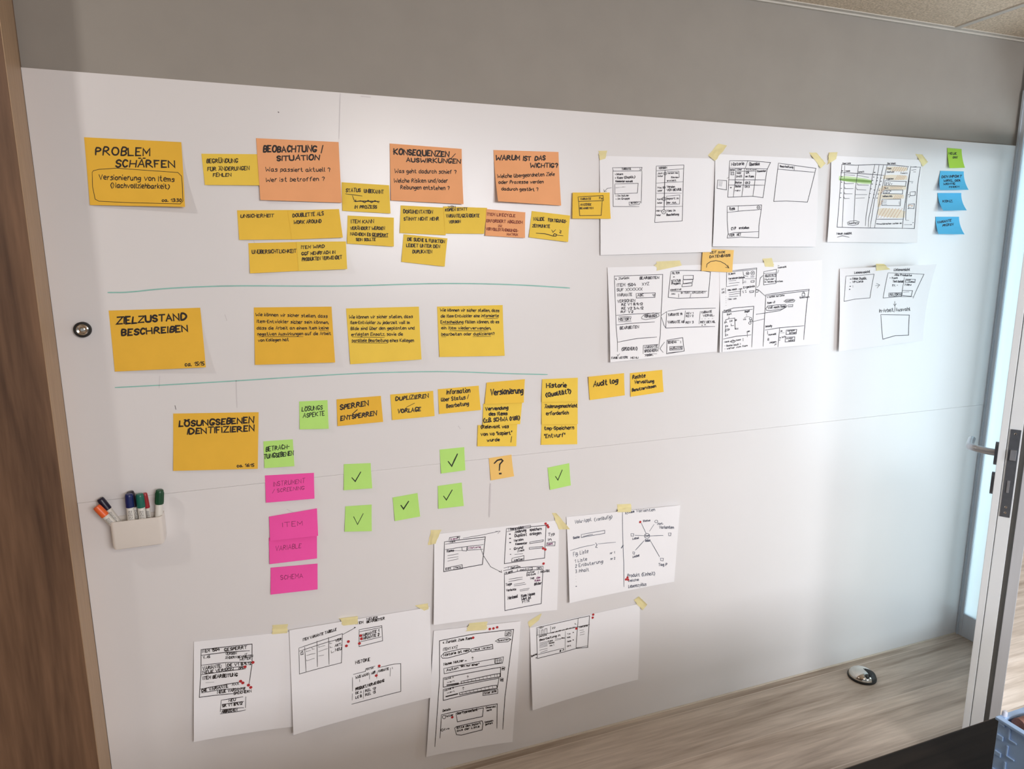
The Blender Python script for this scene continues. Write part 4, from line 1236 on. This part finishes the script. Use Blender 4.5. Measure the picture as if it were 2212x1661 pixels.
def tray():
    me = bpy.data.meshes.new('tray_shell'); bm = bmesh.new()
    def ring(w, yf, yb, z, r, n=5):
        pts = [(-w, -yb), (-w, -(yf - r))]
        pts += [(-w + r - r * math.cos(t * math.pi / 2 / n), -(yf - r) - r * math.sin(t * math.pi / 2 / n)) for t in range(1, n + 1)]
        pts += [(w - r + r * math.sin(t * math.pi / 2 / n), -(yf - r) - r * math.cos(t * math.pi / 2 / n)) for t in range(0, n + 1)]
        pts += [(w, -yb)]
        return [bm.verts.new((x, y, z)) for x, y in pts]
    rings = [ring(W2 - .008, YF - .008, .0005, 0, .004), ring(W2 - .002, YF - .002, .0005, .003, .007), ring(W2, YF, .0005, .012, .009), ring(W2, YF, .0005, HH, .009),
             ring(W2 - T, YF - T, .0005 + T, HH, .007), ring(W2 - T, YF - T, .0005 + T, .006, .007)]
    for a, b in zip(rings, rings[1:]):
        n = len(a)
        for i in range(n): bm.faces.new((a[i], a[(i + 1) % n], b[(i + 1) % n], b[i]))
    bm.faces.new(rings[0][::-1]); bm.faces.new(rings[-1])
    bmesh.ops.recalc_face_normals(bm, faces=bm.faces); bm.to_mesh(me); bm.free()
    o = link('tray_shell', me, M_TRAY, tr, True); e = o.modifiers.new('edges', 'EDGE_SPLIT'); e.split_angle = math.radians(35)
tray()
M_BARREL = mat('marker_barrel', rgb(226, 222, 214), 0.4); M_PRINT = mat('marker_print', rgb(96, 94, 98), 0.6)
T7 = (150, 1020, 8.304)
def marker(capc, cname, top, cend, end, yo, label, hw, pr=True):
    def w(p, y): q = on_wall(T7[0] + p[0] / T7[2], T7[1] + p[1] / T7[2], y); return q
    a, b, e = w(top, yo), w(cend, yo), w(end, yo + 0.0)
    ax = (a - b).normalized(); cap = (a - b).length
    # carry the barrel on down into the tray
    zb = tz0 + 0.0135
    L = min(0.112, (b.z - zb) / max(0.3, ax.z))
    foot = b - ax * L
    foot.x = min(max(foot.x, tx0 + 0.016), tx1 - 0.016)
    ax2 = (b - foot).normalized(); Lb = (b - foot).length
    rot = ax2.to_track_quat('Z', 'Y').to_matrix().to_4x4()
    o = empty('marker_pen', foot); o.rotation_euler = rot.to_euler(); tag(o, label, 'marker pen', 'board markers in the pen tray')
    r = hw
    MB().lathe([(0.0001, 0), (r * .75, 0), (r * .82, .003), (r * .86, .006), (r * .86, Lb - .001), (r * .8, Lb)], 20).build('barrel', M_BARREL, o, True)
    m = mat('cap_' + cname, capc, 0.35, noise=0.03)
    b_ = MB().lathe([(r * .88, Lb - .001), (r, Lb), (r, Lb + .002), (r * .95, Lb + cap * .8), (r * .86, Lb + cap * .96), (r * .7, Lb + cap), (0.0001, Lb + cap)], 20)
    if cname == 'pine':
        for k in range(10):
            t = k * math.pi / 5; c, s_ = math.cos(t), math.sin(t)
            b_.tube([(r * .97 * c, r * .97 * s_, Lb + .003), (r * .94 * c, r * .94 * s_, Lb + cap * .8)], .0009, 6)
    b_.build('cap', m, o, True)
    if pr:
        # printed block on the side that faces the room
        face = rot.inverted() @ Vector((0, -1, 0, 0)); t0 = math.atan2(face.y, face.x); p = MB(); rr = r * .865
        for row in range(5):
            tt = t0 - .5 + row * .25
            zz = Lb - .008; k = 0
            while zz > Lb - .034:
                l = .0022 + .0016 * ((k * 7 + row * 5) % 3); k += 1
                p.add([(rr * math.cos(t), rr * math.sin(t), z) for t, z in ((tt - .06, zz - l), (tt + .06, zz - l), (tt + .06, zz), (tt - .06, zz))], [(0, 1, 2, 3)]); zz -= l + .0014
        p.build('print_lettering', M_PRINT, o)
marker(rgb(32, 26, 50), 'navy', (545, 470), (690, 660), (850, 900), 0.016, 'marker pen with dark navy cap, leaning behind the orange one', 0.0092)
marker(rgb(238, 104, 48), 'orange', (480, 612), (640, 775), (800, 930), 0.034, 'marker pen with orange cap leaning out at the tray end', 0.0098)
marker(rgb(36, 26, 44), 'black', (1085, 345), (1165, 610), (1200, 850), 0.014, 'marker pen with black cap behind the blue one', 0.0095)
marker(rgb(22, 34, 92), 'blue', (1065, 385), (1088, 620), (1115, 870), 0.034, 'marker pen with blue cap', 0.0098)
marker(rgb(170, 44, 52), 'red', (1350, 372), (1398, 632), (1440, 830), 0.014, 'slim marker pen with red cap right of the teal one', 0.0062)
marker(rgb(28, 104, 88), 'teal', (1258, 385), (1288, 622), (1305, 850), 0.032, 'marker pen with teal green cap', 0.0098)
marker(rgb(20, 74, 46), 'pine', (1598, 312), (1612, 562), (1625, 800), 0.026, 'marker pen with ribbed dark green cap at the right tray end', 0.0102, False)

# ---------------------------------------------------------------- door stop on the floor
ds = on_flat(1862, 1460, 0.006); st = empty('door_stop', (ds.x, ds.y, 0)); tag(st, 'low round chrome door stop on the wooden floor by the board', 'door stop')
MB().lathe([(0.0001, 0), (0.051, 0), (0.052, 0.002), (0.052, 0.008), (0.048, 0.010), (0.0001, 0.010)], 48).build('rubber_base', M_RUB, st, True)
pf = [(0.049 * math.cos(t * math.pi / 2 / 9), 0.009 + 0.030 * math.sin(t * math.pi / 2 / 9)) for t in range(10)]
a0, a1 = math.radians(-28), math.radians(-92)
MB().lathe(pf, 40, a0, a1 + 2 * math.pi).build('chrome_dome', M_CHROME, st, True)
pf2 = [(r * 1.02, z + .0006) for r, z in pf]; pf2[-1] = (0.012, pf2[-1][1])
MB().lathe(pf2, 12, a1, a0).build('rubber_bumper', M_RUB, st, True)

# ---------------------------------------------------------------- the open door, seen along its edge
def hz(px, py, z=1.05): return on_flat(px, py, z)
P0 = hz(2154.5, 985)
tgt = Vector((XR + 0.004, 0, 0)); d0 = Vector((P0.x - CAM.x, P0.y - CAM.y, 0)).normalized()
ang = math.atan2(d0.y, d0.x) - math.radians(1.1)
Lw = (XR - 0.012 - P0.x) / math.cos(ang)
door = empty('door_1', (P0.x, P0.y, 0)); struct(door); door.rotation_euler = (0, 0, ang)
HT = 2.1
def dbox(name, m, boxes, bev=0.0012):
    b = MB()
    for x0, x1, y0, y1, z0, z1 in boxes: b.box((x0, -y1, z0), (x1, -y0, z1))
    return b.build(name, m, door, False, bev)
dbox('door_leaf_frame', M_ALUW, [(0.0, .075, 0.0, .0175, .012, HT), (0.0015, .075, .0195, .051, .012, HT), (Lw - .05, Lw, 0.0, .051, .012, HT),
     (.075, Lw - .05, .004, .05, .012, .1), (.075, Lw - .05, .004, .05, HT - .1, HT)])
dbox('door_gasket', M_GASK, [(.022, .058, .051, .064, .014, HT - .002), (Lw - .04, Lw - .01, .051, .064, .014, HT - .002), (.004, .06, .0172, .0198, .013, HT - .001)], 0)
dbox('outer_frame', M_ALU, [(.006, .06, .064, .090, .012, HT), (Lw - .04, Lw, .064, .090, .012, HT), (.06, Lw - .04, .064, .09, .012, .05), (.06, Lw - .04, .064, .09, HT - .06, HT)])
dbox('door_glass', M_GLASS, [(.06, Lw - .04, .082, .088, .05, HT - .06)], 0)
lp = dbox('lock_plate', M_LOCK, [(-.0015, .0015, .0235, .0475, .87, 1.135)], 0.0004)
def lock(name, m, boxes): b = MB(); [b.box((x0, -y1, z0), (x1, -y0, z1)) for x0, x1, y0, y1, z0, z1 in boxes]; o = b.build(name, m, lp, False, .0006); return o
lock('latch_bolt', M_STEEL, [(-.010, .001, .029, .0435, 1.045, 1.075)])
lock('dead_bolt', M_STEEL, [(-.004, .001, .031, .0375, .945, .982)])
for z in (1.122, .9, .883):
    MB().lathe([(0.0001, 0.0012), (.0025, .001), (.0035, 0)], 14, M=Matrix.Translation((-.0015, -.0355, z)) @ Matrix.Rotation(-math.pi / 2, 4, 'Y')).build('screw', M_CHROME, lp, True)
def rosette(name, z, hh):
    b = MB(); pts = []
    for k in range(24):
        t = 2 * math.pi * k / 24; x = .015 * math.cos(t); zz = (hh - .015) * (1 if math.sin(t) > 0 else -1) + .015 * math.sin(t); pts.append((.034 + x, zz + z))
    b.add([(x, 0.0, zz) for x, zz in pts] + [(x, .0085, zz) for x, zz in pts], [tuple(range(23, -1, -1)), tuple(range(24, 48))] + [(i, (i + 1) % 24, 24 + (i + 1) % 24, 24 + i) for i in range(24)])
    return b.build(name, M_LOCK, door, False, .001)
rosette('handle_rosette', 1.05, .035); rosette('keyhole_rosette', .958, .034)
hp = [(.034, .008, 1.052), (.034, .03, 1.053), (.034, .052, 1.056), (.037, .062, 1.057), (.044, .069, 1.057), (.054, .072, 1.057), (.09, .073, 1.057), (.15, .073, 1.057)]
MB().tube(hp, .0105, 18).build('lever_handle', M_STEEL, door, True)

# ---------------------------------------------------------------- dark table and the folding crate
M_TABLE = wood('table_dark_wood', rgb(22, 18, 16), rgb(40, 34, 30), 0, 2.2, 0.6)
M_TABLE.node_tree.nodes['Principled BSDF'].inputs['Specular IOR Level'].default_value = 0.2
tb = empty('meeting_table', (1.5, -1.5, 0)); tag(tb, 'dark wood meeting table in the near corner', 'table')
MB().box((-1.0, -.41, .712), (0.85, .41, .74)).build('table_top', M_TABLE, tb, bevel=.002)
MB().box((-1.0, .4102, .7125), (0.85, .4112, .7392)).build('edge_band', mat('table_edge', rgb(96, 84, 72), .5), tb)
for sx in (-.92, .77):
    for sy in (-.34, .3): MB().box((sx - .025, sy - .025, 0), (sx + .025, sy + .025, .7118)).build('leg', M_RUB, tb, bevel=.003)
M_CRATE = mat('blue_plastic', rgb(172, 208, 255), 0.4, noise=0.02)
cx, cy = 1.565, -1.213
cr = empty('folding_crate', (cx, cy, .74)); tag(cr, 'light blue plastic folding crate on the dark table', 'crate')
CW, CD, CH, ct = .26, .36, .140, .004
MB().box((0, -CD, 0.0005), (CW, 0, .006)).build('crate_floor', M_CRATE, cr, bevel=.001)
lw_ = MB().box((0, -CD, .006), (ct, 0, CH - .001))
for z in (.012, .045, .078, .108, .134): lw_.box((-.003, -.012, z - .004), (0.0, -.002, z + .004))
for k in range(4):
    z = .022 + .03 * k; lw_.box((-.0022, -.032, z), (0, -.018, z + .003)); lw_.box((-.0022, -.021, z), (0, -.018, z + .02))
lw_.box((-.002, -.062, .0), (0, -.058, CH - .02)); lw_.box((-.003, -CD, CH - .016), (0, -.052, CH - .012)); lw_.box((-.004, -CD, CH - .005), (ct + .002, .003, CH))
lw_.build('left_wall', M_CRATE, cr, bevel=.0012)
b = MB()
for (y, z), (y2, z2) in (((-.075, .085), (-.115, .045)), ((-.085, .05), (-.12, .02)), ((-.13, .09), (-.17, .05)), ((-.14, .05), (-.175, .02))):
    b.add([(-.0006, y, z), (-.0006, y - .008, z + .006), (-.0006, y2 - .008, z2 + .006), (-.0006, y2, z2), (-.002, y, z), (-.002, y - .008, z + .006), (-.002, y2 - .008, z2 + .006), (-.002, y2, z2)], [(0, 1, 2, 3), (4, 7, 6, 5), (0, 4, 5, 1), (1, 5, 6, 2), (2, 6, 7, 3), (3, 7, 4, 0)])
b.build('raised_pattern', mat('pale_blue_plastic', rgb(224, 236, 250), .4), cr)
MB().box((ct, -ct, .006), (CW, 0, CH - .001)).box((ct + .0025, -.006, CH - .005), (CW, .003, CH)).build('far_wall', M_CRATE, cr, bevel=.001)
MB().box((ct, -CD, .006), (CW, -CD + ct, CH - .001)).build('near_wall', M_CRATE, cr, bevel=.001)
MB().box((CW - ct, -CD + ct, .006), (CW, -ct, CH - .001)).build('right_wall', M_CRATE, cr, bevel=.001)
MB().lathe([(.0001, .009), (.003, .0085), (.004, .006), (.004, 0)], 16, M=Matrix.Translation((.012, -.001, CH))).build('corner_hinge', mat('pale_plastic', rgb(214, 222, 240), .4), cr, True)
# ribbed brown bundle inside
bundle = empty('cord_bundle', (cx + .13, cy - .05, .747)); tag(bundle, 'brown twisted cords lying along the far side of the blue crate', 'cord')
b = MB()
for row in range(5):
    for k in range(3):
        pts = [(-.115 + .0046 * i, .0255 - .027 * k + .003 * math.sin(i * .5 + row * 2 + k), .015 + .0285 * row + .0022 * math.sin(i * .8 + row + 2 * k)) for i in range(51)]
        b.tube(pts, .0125, 10)
b.build('twisted_cord', mat('brown_cord', rgb(150, 112, 104), .8, noise=.25, scale=90, bump=.6), bundle, True)
